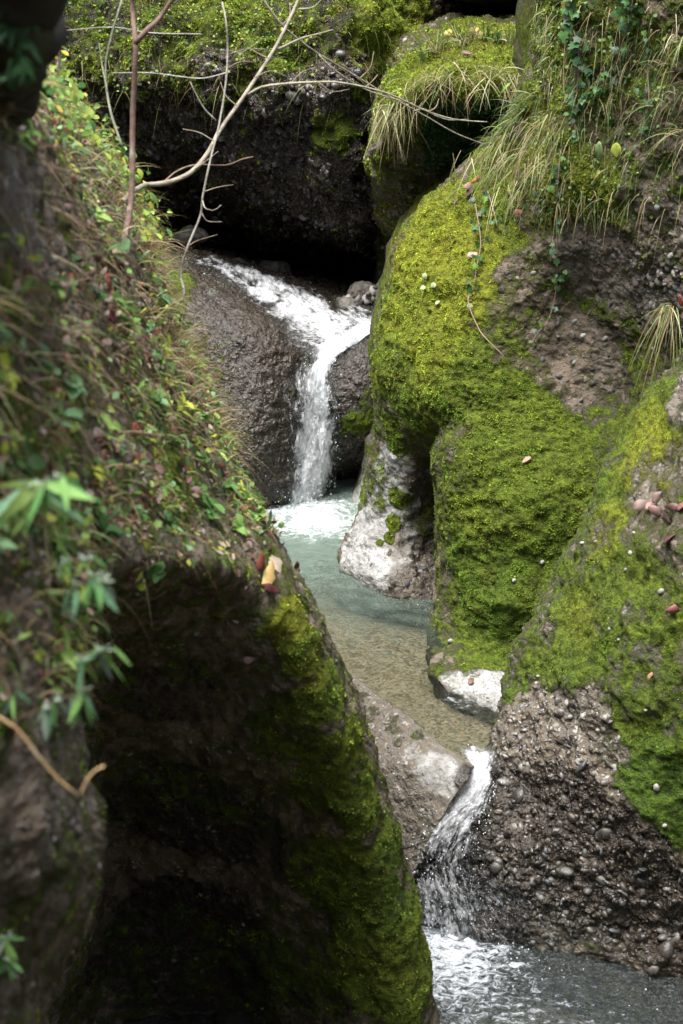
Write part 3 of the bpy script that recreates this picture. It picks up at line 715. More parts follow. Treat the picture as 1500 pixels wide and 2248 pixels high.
# upper stream: slides from the left along the slab, then the fall
U1 = [(470,560,500,600),(520,585,540,640),(590,610,590,670),(660,640,620,705),(740,665,640,745),(830,690,655,775),(835,700,665,800)]
wf, S1, N1, D1 = sheet('waterfall', 'waterfall_step',
    [(650,765,815,740),(665,785,775,765),(655,820,745,815),(645,860,745,850),(638,920,755,900),(636,1000,745,990),(632,1060,738,1060),(622,1118,735,1120)],
    110, 300, 0.05, lambda u, v: edgef(u, 0.5) * 1.08 - 0.08 + v * 0.4, 3)
tag(wf, 'white waterfall dropping down the rock step into the upper pool', 'waterfall')
wf2, _, _, _ = sheet('water_veil', 'waterfall_step',
    [(640,800,700,800),(600,860,740,850),(600,920,760,900),(610,1000,765,980),(615,1060,745,1060),(612,1118,740,1120)],
    110, 260, 0.10, lambda u, v: edgef(u, 0.5) * 0.62 - 0.1 + v * 0.2, 7, wf)
us, _, _, _ = sheet('upper_stream_water', 'waterfall_step',
    [(440,548,400,590),(520,572,470,615),(610,600,545,670),(700,635,590,720),(780,660,620,760),(850,680,650,785),(870,700,690,815)],
    150, 240, 0.02, lambda u, v: edgef(u, 0.35) * (0.38 + 0.3 * sstep(0.1, 0.5, v)), 11)
tag(us, 'thin white stream sliding over the slab above the waterfall', kind='structure')
us2, _, _, _ = sheet('rim_water', 'waterfall_step',
    [(850,675,850,715),(810,690,815,722),(770,715,795,745),(740,735,765,775),(700,765,740,800)],
    60, 120, 0.04, lambda u, v: edgef(u, 0.4) * 0.75, 17, us)

def combined_surf(names, new):
    Vs = np.concatenate([SURF[n][0].reshape(-1, 3) for n in names]); Ns = np.concatenate([SURF[n][1].reshape(-1, 3) for n in names])
    SURF[new] = (Vs, Ns, {}, None)
combined_surf(['right_slope', 'wedge_rock'], 'low')
cs, S2, N2_, D2 = sheet('cascade', 'low',
    [(980,1650,1100,1640),(1015,1672,1095,1668),(1018,1710,1090,1712),(985,1755,1082,1760),(935,1810,1066,1815),(890,1865,1060,1870),(875,1925,1075,1930),(870,1990,1110,1990),(860,2060,1150,2065)],
    110, 300, 0.04, lambda u, v: edgef(u, 0.35) * (0.78 - 0.36 * sstep(0.2, 0.6, v)) + 0.04, 23, None, [(1640,12.0),(1672,11.76),(1710,11.6),(1755,11.5),(1810,11.42),(1865,11.38),(1925,11.34),(1990,11.3),(2065,11.24)])
tag(cs, 'small white cascade running from the upper pool down to the lower pool', 'cascade')
cs2, _, _, _ = sheet('wet_film', 'low',
    [(990,1860,1080,1860),(950,1900,1120,1920),(900,1960,1250,1970),(885,2010,1330,2020),(880,2055,1400,2080)],
    200, 160, 0.03, lambda u, v: sstep(0, .1, u) * sstep(0, 0.5, 1 - u) * 0.25, 29, cs)

# droplets thrown off the falls: elongated beads, one loose mass each
def ico(sub=1):
    t = (1 + 5 ** .5) / 2
    v = [(-1,t,0),(1,t,0),(-1,-t,0),(1,-t,0),(0,-1,t),(0,1,t),(0,-1,-t),(0,1,-t),(t,0,-1),(t,0,1),(-t,0,-1),(-t,0,1)]
    f = [(0,11,5),(0,5,1),(0,1,7),(0,7,10),(0,10,11),(1,5,9),(5,11,4),(11,10,2),(10,7,6),(7,1,8),(3,9,4),(3,4,2),(3,2,6),(3,6,8),(3,8,9),(4,9,5),(2,4,11),(6,2,10),(8,6,7),(9,8,1)]
    v = [np.array(a, float) / np.linalg.norm(a) for a in v]
    for _ in range(sub):
        cache = {}; nf = []
        def mid(a, b):
            k = (min(a, b), max(a, b))
            if k not in cache:
                q = v[a] + v[b]; v.append(q / np.linalg.norm(q)); cache[k] = len(v) - 1
            return cache[k]
        for a, b, c in f:
            ab, bc, ca = mid(a, b), mid(b, c), mid(c, a)
            nf += [(a, ab, ca), (b, bc, ab), (c, ca, bc), (ab, bc, ca)]
        f = nf
    return np.array(v), np.array(f)
ICO0, ICO1, ICO2 = ico(0), ico(1), ico(2)
def scatter_blobs(C, S, icod, rnd, rot=True, rough=0.0):
    """C (n,3) centres, S (n,3) radii -> vertices, faces"""
    v, f = icod; n = len(C)
    L = v[None] * (1 + (rnd.normal(size=(n, len(v), 1)) * rough if rough else 0)) * S[:, None, :]
    if rot:
        q = rnd.normal(size=(n, 4)); q /= np.linalg.norm(q, axis=1)[:, None]
        w, x, y, z = q.T
        M = np.stack([1-2*(y*y+z*z), 2*(x*y-w*z), 2*(x*z+w*y), 2*(x*y+w*z), 1-2*(x*x+z*z), 2*(y*z-w*x), 2*(x*z-w*y), 2*(y*z+w*x), 1-2*(x*x+y*y)], 1).reshape(n, 3, 3)
        L = np.einsum('nij,nkj->nki', M, L)
    Vv = (L + C[:, None, :]).reshape(-1, 3)
    Ff = (f[None] + (np.arange(n) * len(v))[:, None, None]).reshape(-1, f.shape[1])
    return Vv, Ff
mdrop = NT('droplet'); mdrop.inp(mdrop.b, 'Base Color', (0.86, 0.9, 0.94)); mdrop.inp(mdrop.b, 'Roughness', 0.15)
def spray(parent, C, smin, smax, name='spray', stretch=2.0):
    n = len(C)
    s = rng.uniform(smin, smax, n) ** 1.0
    S = np.stack([s, s, s * rng.uniform(1, stretch, n)], 1)
    Vv, Ff = scatter_blobs(C, S, ICO0, rng, rot=False, rough=0.15)
    return mesh_np(name, Vv, Ff, mdrop.m, parent, kind='stuff')
g = S1; n = 220
vi = (rng.beta(1.6, 1.0, n) * (g.shape[0] - 1)).astype(int); ui = np.clip((rng.normal(0.5, 0.27, n)) * (g.shape[1] - 1), 0, g.shape[1] - 1).astype(int)
C = g[vi, ui] + N1[vi, ui] * rng.exponential(0.045, n)[:, None] + rng.normal(size=(n, 3)) * (0.035, 0.02, 0.03)
c0 = PZ(683, 1115, 0)
m2 = 250; a = rng.uniform(0, 6.28, m2); rr = rng.exponential(0.22, m2)
C2 = np.stack([c0[0] + np.cos(a) * rr * 1.3, c0[1] - 0.15 + np.sin(a) * rr, 0.03 + rng.exponential(0.06, m2)], 1)
spray(wf, np.concatenate([C, C2]), 0.0015, 0.0045)
g = S2; n = 350
vi = (rng.beta(1.3, 1.0, n) * (g.shape[0] - 1)).astype(int); ui = (rng.rand(n) * (g.shape[1] - 1)).astype(int)
C = g[vi, ui] + N2_[vi, ui] * rng.exponential(0.025, n)[:, None] + rng.normal(size=(n, 3)) * 0.015
c0 = PZ(930, 2060, -1); m2 = 400; a = rng.uniform(0, 6.28, m2); rr = rng.exponential(0.25, m2)
C2 = np.stack([c0[0] + np.cos(a) * rr * 1.3, c0[1] - 0.05 - np.abs(np.sin(a)) * rr, -0.99 + rng.exponential(0.02, m2)], 1)
spray(cs, np.concatenate([C, C2]), 0.0015, 0.004)

# ------------------------------------------------------------------ moss tufts and embedded pebbles on the rocks
def in_frame(V, pad=90):
    x, y, f = proj(V)
    return (x > -pad) & (x < 1500 + pad) & (y > -pad) & (y < 2248 + pad) & (f > 0.5)
def sample_surf(name, n, wfn, seed):
    G, N, ch, o = SURF[name]; r = np.random.RandomState(seed)
    nv, nu = G.shape[:2]
    A = np.linalg.norm(np.cross(G[1:, :-1] - G[:-1, :-1], G[:-1, 1:] - G[:-1, :-1]), axis=2)
    c = {k: v.reshape(nv, nu)[:-1, :-1] for k, v in ch.items()}
    Vc = G[:-1, :-1].reshape(-1, 3)
    w = A * wfn(c, G[:-1, :-1], N[:-1, :-1]) * in_frame(Vc).reshape(A.shape)
    view = np.array([0, 0, CAM_Z]) - G[:-1, :-1]
    fac = (N[:-1, :-1] * view).sum(2)
    w = w * (fac > -0.35 * np.linalg.norm(view, axis=2))
    p = w.ravel() / w.sum()
    k = r.choice(len(p), n, p=p); i, j = k // (nu - 1), k % (nu - 1)
    a, b = r.rand(n, 1), r.rand(n, 1)
    C = G[i, j] * (1-a) * (1-b) + G[i+1, j] * a * (1-b) + G[i, j+1] * (1-a) * b + G[i+1, j+1] * a * b
    return C, N[i, j], {q: v[i, j] for q, v in c.items()}, r
def unit(v): return v / (np.linalg.norm(v, axis=-1, keepdims=True) + 1e-9)
def moss_on(name, n, size=(0.006, 0.016), seed=1, thr=0.45, drop=0.35):
    def w(c, G, N):
        Vc = G.reshape(-1, 3)
        rag = fbm(Vc, 7, 4, 5) .reshape(G.shape[:2])
        return np.clip(c['moss'] + rag * 1.3 - thr, 0, 0.35)
    C, N, c, r = sample_surf(name, n, w, seed)
    big = fbm(C, 1.8, 3, 44); mid = fbm(C, 11, 3, 45)
    t = unit(np.cross(N, r.normal(size=(n, 3))))
    L = r.uniform(*size, n) * (1 + mid * 0.9)
    dirn = unit(N * 0.75 + t * r.uniform(0.2, 1.0, (n, 1)) + np.array([0, 0, -drop]))
    side = unit(np.cross(dirn, r.normal(size=(n, 3)))) 
    wd = L * r.uniform(0.22, 0.42, n)
    base = C - N * 0.006
    p0 = base - side * wd[:, None]; p1 = base + side * wd[:, None]
    p2 = base + dirn * L[:, None] + side * (wd * 0.2)[:, None]
    q2 = base + unit(dirn + t * 0.6) * (L * 0.6)[:, None] + side * (wd * 1.4)[:, None]
    V = np.stack([p0, p1, q2, p2], 1).reshape(-1, 3)
    F = np.arange(n * 4).reshape(-1, 4)
    y = np.clip(c['yel'] * 0.9 + big * 0.7 + r.normal(size=n) * 0.12, 0, 1)[:, None]
    lt = np.clip(0.5 + mid * 0.8 + r.normal(size=n) * 0.14, 0, 1)[:, None]
    g = np.array([0.05, 0.085, 0.01]) * (1 - lt) + np.array([0.17, 0.31, 0.03]) * lt
    yy = np.array([0.20, 0.21, 0.018]) * (1 - lt) + np.array([0.44, 0.53, 0.05]) * lt
    col = g * (1 - y) + yy * y
    br = (r.rand(n) < 0.02 + 0.12 * c['dirt'] + (0.4 if name.startswith('right') else 0.5) * sstep(0.08, 0.4, fbm(C, 2.6, 4, 88)))[:, None]
    col = np.where(br, np.array([0.13, 0.085, 0.03]) * (0.5 + lt), col)
    col = np.repeat(col, 4, 0)
    return mesh_np('moss', V, F, MAT['moss'], SURF[name][3], smooth=False, attrs={'col': col}, kind='stuff')
moss_on('right_cliff', 420000, seed=1, thr=0.52)
moss_on('right_slope', 190000, (0.004, 0.011), seed=2, thr=0.52)
moss_on('back_cliff', 160000, (0.009, 0.021), seed=3)
moss_on('mossy_boulder', 90000, (0.009, 0.024), seed=4)
moss_on('left_bank', 170000, (0.005, 0.014), seed=5)
moss_on('waterfall_step', 16000, seed=6)
moss_on('wedge_rock', 5000, (0.006, 0.014), seed=8)

PEB = np.array([(0.09,0.08,0.065),(0.17,0.155,0.13),(0.26,0.24,0.21),(0.12,0.125,0.13),(0.15,0.112,0.075),(0.21,0.19,0.15),(0.42,0.40,0.37),(0.07,0.06,0.05)])
def pebbles_on(name, n, size, seed, wfn=None, bright=1.0):
    C, N, c, r = sample_surf(name, n, wfn or (lambda c, G, N: c['cong'] * np.clip(1 - c['moss'] * 2.2, 0.0, 1) * np.clip(1 - c['pale'] * 1.2, 0.04, 1)), seed)
    s = size[0] + (size[1] - size[0]) * r.rand(n) ** 2.6
    S = np.stack([s, s * r.uniform(0.5, 1, n), s * r.uniform(0.3, 0.7, n)], 1)
    V, F = scatter_blobs(C - N * (s * 0.42)[:, None], S, ICO1, r, True, 0.09)
    col = PEB[r.choice(len(PEB), n, p=[.2,.22,.13,.12,.12,.1,.05,.06])] * r.uniform(0.6, 1.25, (n, 1)) * bright
    wt = np.clip(c['wet'], 0, 1); col = col * (1 - 0.5 * wt[:, None])
    col = np.repeat(col, len(ICO1[0]), 0)
    return mesh_np('pebbles', V, F, MAT['wetstone' if wt.mean() > 0.4 else 'stone'], SURF[name][3], attrs={'col': col}, kind='stuff')
pebbles_on('back_cliff', 12000, (0.012, 0.06), 21, bright=0.5)
pebbles_on('right_slope', 3000, (0.004, 0.036), 22, bright=0.8)
pebbles_on('right_slope', 120, (0.03, 0.075), 29, bright=0.6)
pebbles_on('right_cliff', 1300, (0.006, 0.042), 23, bright=0.7)
pebbles_on('left_bank', 1500, (0.006, 0.03), 24)
pebbles_on('wedge_rock', 2500, (0.005, 0.02), 25)
pebbles_on('waterfall_step', 3500, (0.006, 0.024), 26, bright=0.6)
pebbles_on('mossy_boulder', 900, (0.01, 0.04), 27)

# ------------------------------------------------------------------ leaves, grass, stems
def strip_template(prof, nseg=6):
    xs = np.linspace(0, 1, nseg + 1); w = np.interp(xs, *zip(*prof))
    V = np.concatenate([np.stack([xs, s * w, np.abs(s) * w], 1) for s in (-1, 0, 1)])
    n = nseg + 1; F = []
    for k in range(2):
        for i in range(nseg): F.append((k*n+i, k*n+i+1, (k+1)*n+i+1, (k+1)*n+i))
    return V, np.array(F)
LANCE = strip_template([(0,0.03),(0.15,0.10),(0.4,0.15),(0.75,0.09),(1,0.0)])
OVAL = strip_template([(0,0.04),(0.15,0.2),(0.45,0.3),(0.8,0.2),(1,0.01)])
ROUND = strip_template([(0,0.1),(0.2,0.38),(0.5,0.5),(0.8,0.38),(1,0.05)])
def fan_template(pts):
    pts = np.array(pts, float); c = np.array([[0.35, 0]])
    V2 = np.concatenate([c, pts]); V = np.concatenate([V2, np.abs(V2[:, 1:2])], 1)
    n = len(pts); F = np.array([(0, i + 1, (i + 1) % n + 1) for i in range(n)])
    return V, F
IVY = fan_template([(0,0.02),(-0.08,0.22),(0.05,0.48),(0.28,0.36),(0.5,0.5),(0.6,0.22),(1,0),(0.6,-0.22),(0.5,-0.5),(0.28,-0.36),(0.05,-0.48),(-0.08,-0.22),(0,-0.02)])
def inst(tpl, C, X, Z, L, W, curl, fold, r):
    """copies of a leaf template: C base, X direction, Z face normal"""
    v, f = tpl; n = len(C)
    X = unit(X); Yv = unit(np.cross(Z, X)); Z = np.cross(X, Yv)
    lx = v[None, :, 0] * np.ones((n, 1)); ly = v[None, :, 1] * W[:, None]
    lz = -curl[:, None] * lx ** 2 + fold[:, None] * v[None, :, 2] * W[:, None] + r.normal(size=(n, 1)) * 0.15 * lx * ly * 4
    V = C[:, None] + L[:, None, None] * (lx[..., None] * X[:, None] + ly[..., None] * Yv[:, None] + lz[..., None] * Z[:, None])
    F = f[None] + (np.arange(n) * len(v))[:, None, None]
    return V.reshape(-1, 3), F.reshape(-1, f.shape[1])
def blades(C, D, L, wd, bend, r, nseg=6, gdir=(0, 0, -1)):
    n = len(C); t = np.linspace(0, 1, nseg + 1)
    D = unit(D); g = np.array(gdir)
    side = unit(np.cross(D, unit(np.array([0, 0, CAM_Z]) - C) + r.normal(size=(n, 3)) * 0.6))
    path = C[:, None] + L[:, None, None] * (D[:, None] * t[None, :, None] + g * (bend[:, None] * t[None] ** 2)[..., None])
    w = (wd[:, None] * (1 - t[None] ** 1.6) * 0.5 + wd[:, None] * 0.03)[..., None]
    V = np.stack([path - side[:, None] * w, path + side[:, None] * w], 2).reshape(-1, 3)
    k = nseg + 1; F = []
    base = np.arange(nseg) * 2
    q = np.stack([base, base + 1, base + 3, base + 2], 1)
    F = (q[None] + (np.arange(n) * 2 * k)[:, None, None]).reshape(-1, 4)
    return V, F, 2 * k
def tube(pts, rad, ns=8, seg=None, wob=0.0, seed=0):
    pts = np.array(pts, float); rad = np.array(rad, float)
    t = np.r_[0, np.cumsum(np.linalg.norm(np.diff(pts, axis=0), axis=1))]
    n = seg or max(8, int(t[-1] / 0.03)); n = min(n, 260)
    q = np.linspace(0, t[-1], n)
    p = hermite(pts, t, q); rr = np.interp(q, t, rad)
    T = unit(np.gradient(p, axis=0)); a = unit(np.cross(T, [0.3, 1, 0.2])); b = np.cross(T, a)
    th = np.arange(ns) / ns * 2 * math.pi
    V = p[:, None] + rr[:, None, None] * (np.cos(th)[None, :, None] * a[:, None] + np.sin(th)[None, :, None] * b[:, None])
    V = V.reshape(-1, 3)
    if wob: V = V + unit(V - np.repeat(p, ns, 0)) * (fbm(V, 1.2 / max(rad.max(), 0.004) * 0.5, 3, seed) * np.repeat(rr, ns) * wob)[:, None]
    i = np.arange(n - 1)[:, None] * ns; j = np.arange(ns)[None]; j2 = (j + 1) % ns
    F = np.stack([i + j, i + j2, i + ns + j2, i + ns + j], -1).reshape(-1, 4)
    caps = [(0, c + 1, c) for c in range(1, ns - 1)] + [((n-1)*ns, (n-1)*ns + c, (n-1)*ns + c + 1) for c in range(1, ns - 1)]
    return V, [F, np.array(caps)]
def colarr(n, c, r, var=0.15, per=1):
    c = np.array(c)[None] * (1 + r.normal(size=(n, 1)) * var)
    return np.repeat(np.clip(c, 0.003, 1), per, 0)
def pick(r, n, cols, p=None): 
    return np.array(cols)[r.choice(len(cols), n, p=p)]
def branch(name, pix, w0, w1, col, parent, seed=0, wob=0.3):
    """pix: (px, py, Y) along the stem; w0, w1: widths in photo pixels"""
    pix = np.array(pix, float); r = np.random.RandomState(seed)
    p = P(pix[:, 0], pix[:, 1], pix[:, 2])
    n = len(p); ww = np.linspace(w0, w1, n) * K * pix[:, 2] * 0.5 * 0.82
    V, F = tube(p, ww, 8, wob=wob, seed=seed)
    sp = fbm(V, 40, 3, seed)[:, None]; lich = sstep(0.15, 0.4, fbm(V, 14, 3, seed + 4))[:, None]
    c = np.array(col)[None] * (1 + sp * 0.8); c = c * (1 - lich * 0.5) + np.array([0.32, 0.33, 0.28]) * lich * 0.5
    return mesh_np(name, V, F, MAT['bark'], parent, attrs={'col': np.clip(c, 0.01, 1)})
def empty(name, loc, label, cat, group=None):
    o = bpy.data.objects.new(name, None); COL.objects.link(o)
    o.location = Vector([float(a) for a in loc]); o.empty_display_size = 0.1
    tag(o, label, cat, group); return o
def adopt(root, *kids):
    for k in kids:
        k.parent = root; k.matrix_parent_inverse = root.matrix_basis.inverted()

# bare shrub reaching out from the bank
base = P(300, 425, 10.6)
t = empty('bare_shrub', base, 'bare pale shrub leaning out from the bank over the dark cave', 'shrub')
PALE = (0.25, 0.22, 0.165)
parts = [
 branch('trunk', [(240,480,9.6),(266,445,10.2),(315,408,10.6),(370,400,10.7),(420,378,10.8),(455,338,10.9),(482,288,11),(540,205,11.2),(600,112,11.4),(635,45,11.5),(668,-30,11.6)], 17, 8, PALE, None, 1),
 branch('branch', [(367,705,10.6),(385,680,10.6),(404,645,10.6),(397,600,10.7),(410,548,10.7),(441,470,10.8),(445,432,10.8),(465,340,10.9),(480,280,11),(495,190,11.1),(500,110,11.2),(497,50,11.2),(488,5,11.3)], 7, 5, (0.24,0.225,0.19), None, 2),
 branch('branch', [(543,207,11.2),(580,190,11.3),(680,181,11.4),(750,182,11.5),(850,205,11.7),(940,245,11.9),(1000,262,12),(1070,268,12.1)], 8, 2.5, (0.34,0.31,0.22), None, 3),
 branch('branch', [(612,108,11.4),(660,85,11.4),(700,74,11.5),(732,65,11.5)], 7, 3, PALE, None, 4),
 branch('branch', [(565,-20,11.8),(620,55,11.8),(690,112,11.9),(745,145,12),(850,208,12.1),(930,252,12.2),(1000,292,12.3),(1072,320,12.4)], 6, 2.5, PALE, None, 5),
 branch('branch', [(700,120,11.9),(730,150,11.9),(800,195,12),(900,228,12.1),(980,262,12.2),(1030,262,12.2)], 4.5, 2, PALE, None, 6),
 branch('twig', [(362,398,10.7),(390,375,10.8),(430,362,10.9),(500,362,11),(530,350,11),(556,344,11)], 5, 2.5, (0.2,0.14,0.1), None, 7),
 branch('twig', [(445,440,10.8),(452,458,10.7),(470,462,10.7),(486,450,10.7)], 4, 2, PALE, None, 8),
 branch('twig', [(443,468,10.8),(455,485,10.8),(488,487,10.8)], 4, 2, PALE, None, 9),
 branch('twig', [(405,548,10.7),(430,530,10.8),(478,515,10.9)], 4, 2, (0.2,0.15,0.1), None, 10),
 branch('twig', [(497,110,11.2),(530,115,11.3),(570,90,11.4)], 3, 1.5, PALE, None, 11),
 branch('twig', [(475,265,11),(450,240,11),(430,205,11),(418,180,11)], 5, 2.5, (0.25,0.22,0.17), None, 12),
 branch('twig', [(497,160,11.1),(440,172,11.2),(330,160,11.2),(245,160,11.2)], 3.5, 2, (0.4,0.38,0.36), None, 13),
 branch('twig', [(655,20,11.5),(690,15,11.5),(720,-20,11.5)], 5, 3, PALE, None, 14),
 branch('twig', [(443,75,11.2),(330,72,11.2),(250,60,11.2),(140,67,11.1)], 3.5, 2.5, (0.34,0.32,0.28), None, 15),
 branch('twig', [(500,120,11.2),(540,108,11.3),(590,108,11.4)], 3, 1.5, PALE, None, 16)]
rt_ = np.random.RandomState(4)
for (x, y, yd, ang) in [(420,376,10.8,.6),(470,310,10.9,2.6),(520,232,11.1,2.4),(560,170,11.2,.4),(590,128,11.3,2.7),(640,182,11.4,.8),(700,181,11.4,-.6),(800,193,11.6,.7),(890,222,11.8,-.5),(940,245,11.9,.5),(620,55,11.8,.9),(790,172,12,.8),(910,243,12.1,.2),(500,150,11.2,.5),(450,420,10.8,.3),(410,545,10.7,2.6)]:
    l = rt_.uniform(35, 75); a2 = ang + rt_.uniform(-.4, .4)
    parts.append(branch('twig', [(x, y, yd), (x + l * .5 * math.cos(ang), y - l * .5 * math.sin(ang), yd + .03), (x + l * math.cos(a2), y - l * math.sin(a2), yd + .08)], 3.2, 1.4, (0.26, 0.21, 0.15), None, 30 + int(l)))
adopt(t, *parts)
base = P(288, 430, 9.4)
t = empty('sapling', base, 'brown forked sapling standing on the bank beside the bare shrub', 'sapling')
BR = (0.14, 0.09, 0.07)
parts = [branch('trunk', [(268,540,9.0),(284,470,9.3),(290,400,9.4),(292,250,9.5),(298,100,9.5),(292,30,9.6),(286,-60,9.6)], 19, 13, BR, None, 21, 0.15),
         branch('branch', [(298,95,9.5),(320,68,9.5),(350,40,9.6),(398,-30,9.6)], 15, 11, BR, None, 22, 0.15)]
adopt(t, *parts)
t = empty('thin_sapling', P(262, 320, 10), 'thin grey-green sapling with a pale stem behind the brown sapling', 'sapling')
parts = [branch('trunk', [(268,320,10),(242,240,10.1),(232,150,10.2),(245,80,10.2),(262,20,10.2),(280,-40,10.3)], 7, 5, (0.2,0.2,0.14), None, 23),
         branch('branch', [(236,200,10.1),(224,140,10.2),(218,95,10.2)], 5, 3, (0.2,0.2,0.14), None, 24)]
adopt(t, *parts)
o = branch('dead_sapling', [(122,240,9.6),(126,190,9.6),(134,90,9.7),(138,-40,9.7)], 9, 7, (0.06,0.04,0.03), None, 25)
tag(o, 'dark bare stem rising beside the old tree trunk', 'sapling')

# old leaning tree at the top of the bank
def barked(name, pix, rads, seed, parent=None, col=(0.10, 0.08, 0.065), wob=0.5):
    pix = np.array(pix, float); p = P(pix[:, 0], pix[:, 1], pix[:, 2])
    V, F = tube(p, rads, 28, seg=120, wob=wob, seed=seed)
    V = V + fbm(V * (1, 1, 0.25), 14, 4, seed)[:, None] * unit(np.cross(V, [0.1, 0.2, 1])) * 0.02
    sp = fbm(V * (1, 1, 0.3), 12, 4, seed)[:, None]
    ms = sstep(0.1, 0.35, fbm(V, 4, 4, seed + 9))[:, None]
    c = np.array(col)[None] * (1 + sp * 0.9); c = c * (1 - ms * 0.7) + np.array([0.05, 0.07, 0.012]) * ms * 0.7
    return mesh_np(name, V, F, MAT['bark'], parent, attrs={'col': np.clip(c, 0.01, 1)})
t = empty('old_tree', P(-40, 330, 6.4), 'dark old tree trunk leaning over the top of the near bank', 'tree')
tr = barked('trunk', [(50,-330,4.6),(34,-100,4.8),(14,40,5.1),(-4,130,5.4),(-30,200,5.9),(-70,300,6.4)], [0.125,0.115,0.11,0.11,0.12,0.12], 51, col=(0.03,0.026,0.02), wob=0.9)
r = np.random.RandomState(52); n = 70
C = P(r.uniform(-20, 70, n), r.uniform(-20, 170, n), 4.75); X = r.normal(size=(n, 3)) * (0.7, 0.3, 0.3) + (0.2, 0, -0.6)
V, F = inst(LANCE, C, X, np.array([0, -0.8, 0.5]) + r.normal(size=(n, 3)) * 0.4, r.uniform(0.03, 0.07, n), r.uniform(0.7, 1.1, n), r.uniform(0, 0.3, n), r.uniform(0, 0.4, n), r)
fo = mesh_np('foliage', V, F, MAT['leaf'], None, attrs={'col': colarr(n, (0.035, 0.09, 0.03), r, 0.3, len(LANCE[0]))})
adopt(t, tr, fo)

# leafy shoots drooping in front of the hollow
def shoot(label, stem, whorls, Y, seed, w=6):
    r = np.random.RandomState(seed)
    pts = [(x, y, Y + dz) for x, y, dz in stem]
    t = empty('leafy_shoot', P(*pts[0]), label, 'shoot', 'drooping leafy shoots on the near bank')
    st = branch('stem', pts, w, w * 0.5, (0.22, 0.17, 0.09), None, seed)
    C, X, L = [], [], []
    for (x, y, nl, ln, sp) in whorls:
        c = P(x, y, Y)
        for q in range(nl):
            a = -1.571 + (q - (nl - 1) / 2) * sp + r.normal() * 0.12
            dirn = np.array([math.cos(a), r.normal() * 0.4 - 0.2, math.sin(a)])
            C.append(c + r.normal(size=3) * 0.006); X.append(dirn); L.append(ln * K * Y * r.uniform(0.9, 1.3))
    C, X, L = np.array(C), np.array(X), np.array(L); n = len(C)
    Z = np.array([0, -0.8, 0.7]) + r.normal(size=(n, 3)) * 0.35
    V, F = inst(LANCE, C, X, Z, L, r.uniform(0.5, 0.8, n), r.uniform(0.0, 0.15, n), r.uniform(-0.1, 0.3, n), r)
    col = pick(r, n, [(0.10,0.24,0.07),(0.15,0.30,0.07),(0.12,0.24,0.13),(0.2,0.3,0.08),(0.2,0.26,0.2)]) * r.uniform(0.8, 1.2, (n, 1))
    lv = mesh_np('leaves', V, F, MAT['leaf'], None, attrs={'col': np.repeat(col, len(LANCE[0]), 0)})
    # pale felted buds at the top of each whorl
    adopt(t, st, lv)
    for (x, y, *_) in whorls[:3]:
        m = 5; cc = np.repeat(P(x, y, Y - 0.01)[None], m, 0)
        X2 = r.normal(size=(m, 3)) * (0.9, 0.4, 0.3) + (0, 0, 0.7)
        V, F = inst(LANCE, cc, X2, np.array([[0, -0.8, 0.7]]) + r.normal(size=(m, 3)) * 0.5, np.full(m, 24 * K * Y), np.full(m, 0.8), np.full(m, 0.2), np.full(m, 0.3), r)
        adopt(t, mesh_np('bud', V, F, MAT['leaf'], None, attrs={'col': colarr(m, (0.3, 0.38, 0.28), r, 0.2, len(LANCE[0]))}))
    return t
shoot('large pale green drooping shoot with a rosette of long leaves, uppermost on the near bank', [(-40,1120,0.1),(40,1080,0.05),(95,1065,0)], [(95,1062,9,120,0.36),(60,1070,5,95,0.5),(135,1050,4,80,0.5),(20,1100,5,80,0.5)], 4.2, 61)
shoot('drooping shoot with hanging leaf fans at the upper edge of the hollow', [(20,1370,0.1),(90,1300,0.05),(150,1300,0.02),(210,1262,0)], [(208,1265,6,90,0.26),(165,1290,4,72,0.3),(230,1275,2,55,0.5),(145,1310,2,60,0.3)], 4.3, 62)
shoot('slender drooping shoot reaching into the hollow with curved leaf tips', [(60,1530,0.1),(120,1470,0.05),(165,1442,0.02),(215,1432,0)], [(215,1432,4,85,0.5),(180,1450,3,78,0.4),(230,1430,3,60,0.9)], 4.3, 63)
shoot('lowest drooping shoot with a row of hanging leaf fans', [(10,1590,0.1),(60,1570,0.05),(120,1540,0.02),(190,1515,0)], [(187,1515,4,85,0.45),(120,1540,4,78,0.35),(95,1560,3,60,0.4),(30,1525,5,60,0.45),(165,1530,3,75,0.3)], 4.3, 64)
shoot('small shoot low on the near bank beside the mossy nub', [(-30,2100,0.1),(10,2080,0)], [(15,2060,5,60,0.6),(20,2110,5,50,0.6)], 4.2, 65, 4)
shoot('small shoot with round-tipped leaves above the drooping fans', [(80,1250,0.1),(130,1235,0.0),(185,1228,0)], [(190,1228,3,45,0.7),(140,1235,3,40,0.6)], 4.5, 66, 4)
t = empty('dry_stem', P(0, 1580, 3.9), 'curved bare yellow stem hanging in front of the dark hollow', 'stem')
adopt(t, branch('stem', [(-30,1560,3.9),(35,1598,3.9),(80,1655,3.9),(130,1712,3.9),(178,1750,3.9)], 11, 6, (0.4,0.26,0.12), None, 70, 0.1),
      branch('stem', [(176,1750,3.9),(186,1722,3.9),(205,1695,3.9),(230,1681,3.9)], 6, 7, (0.4,0.28,0.14), None, 71, 0.1))

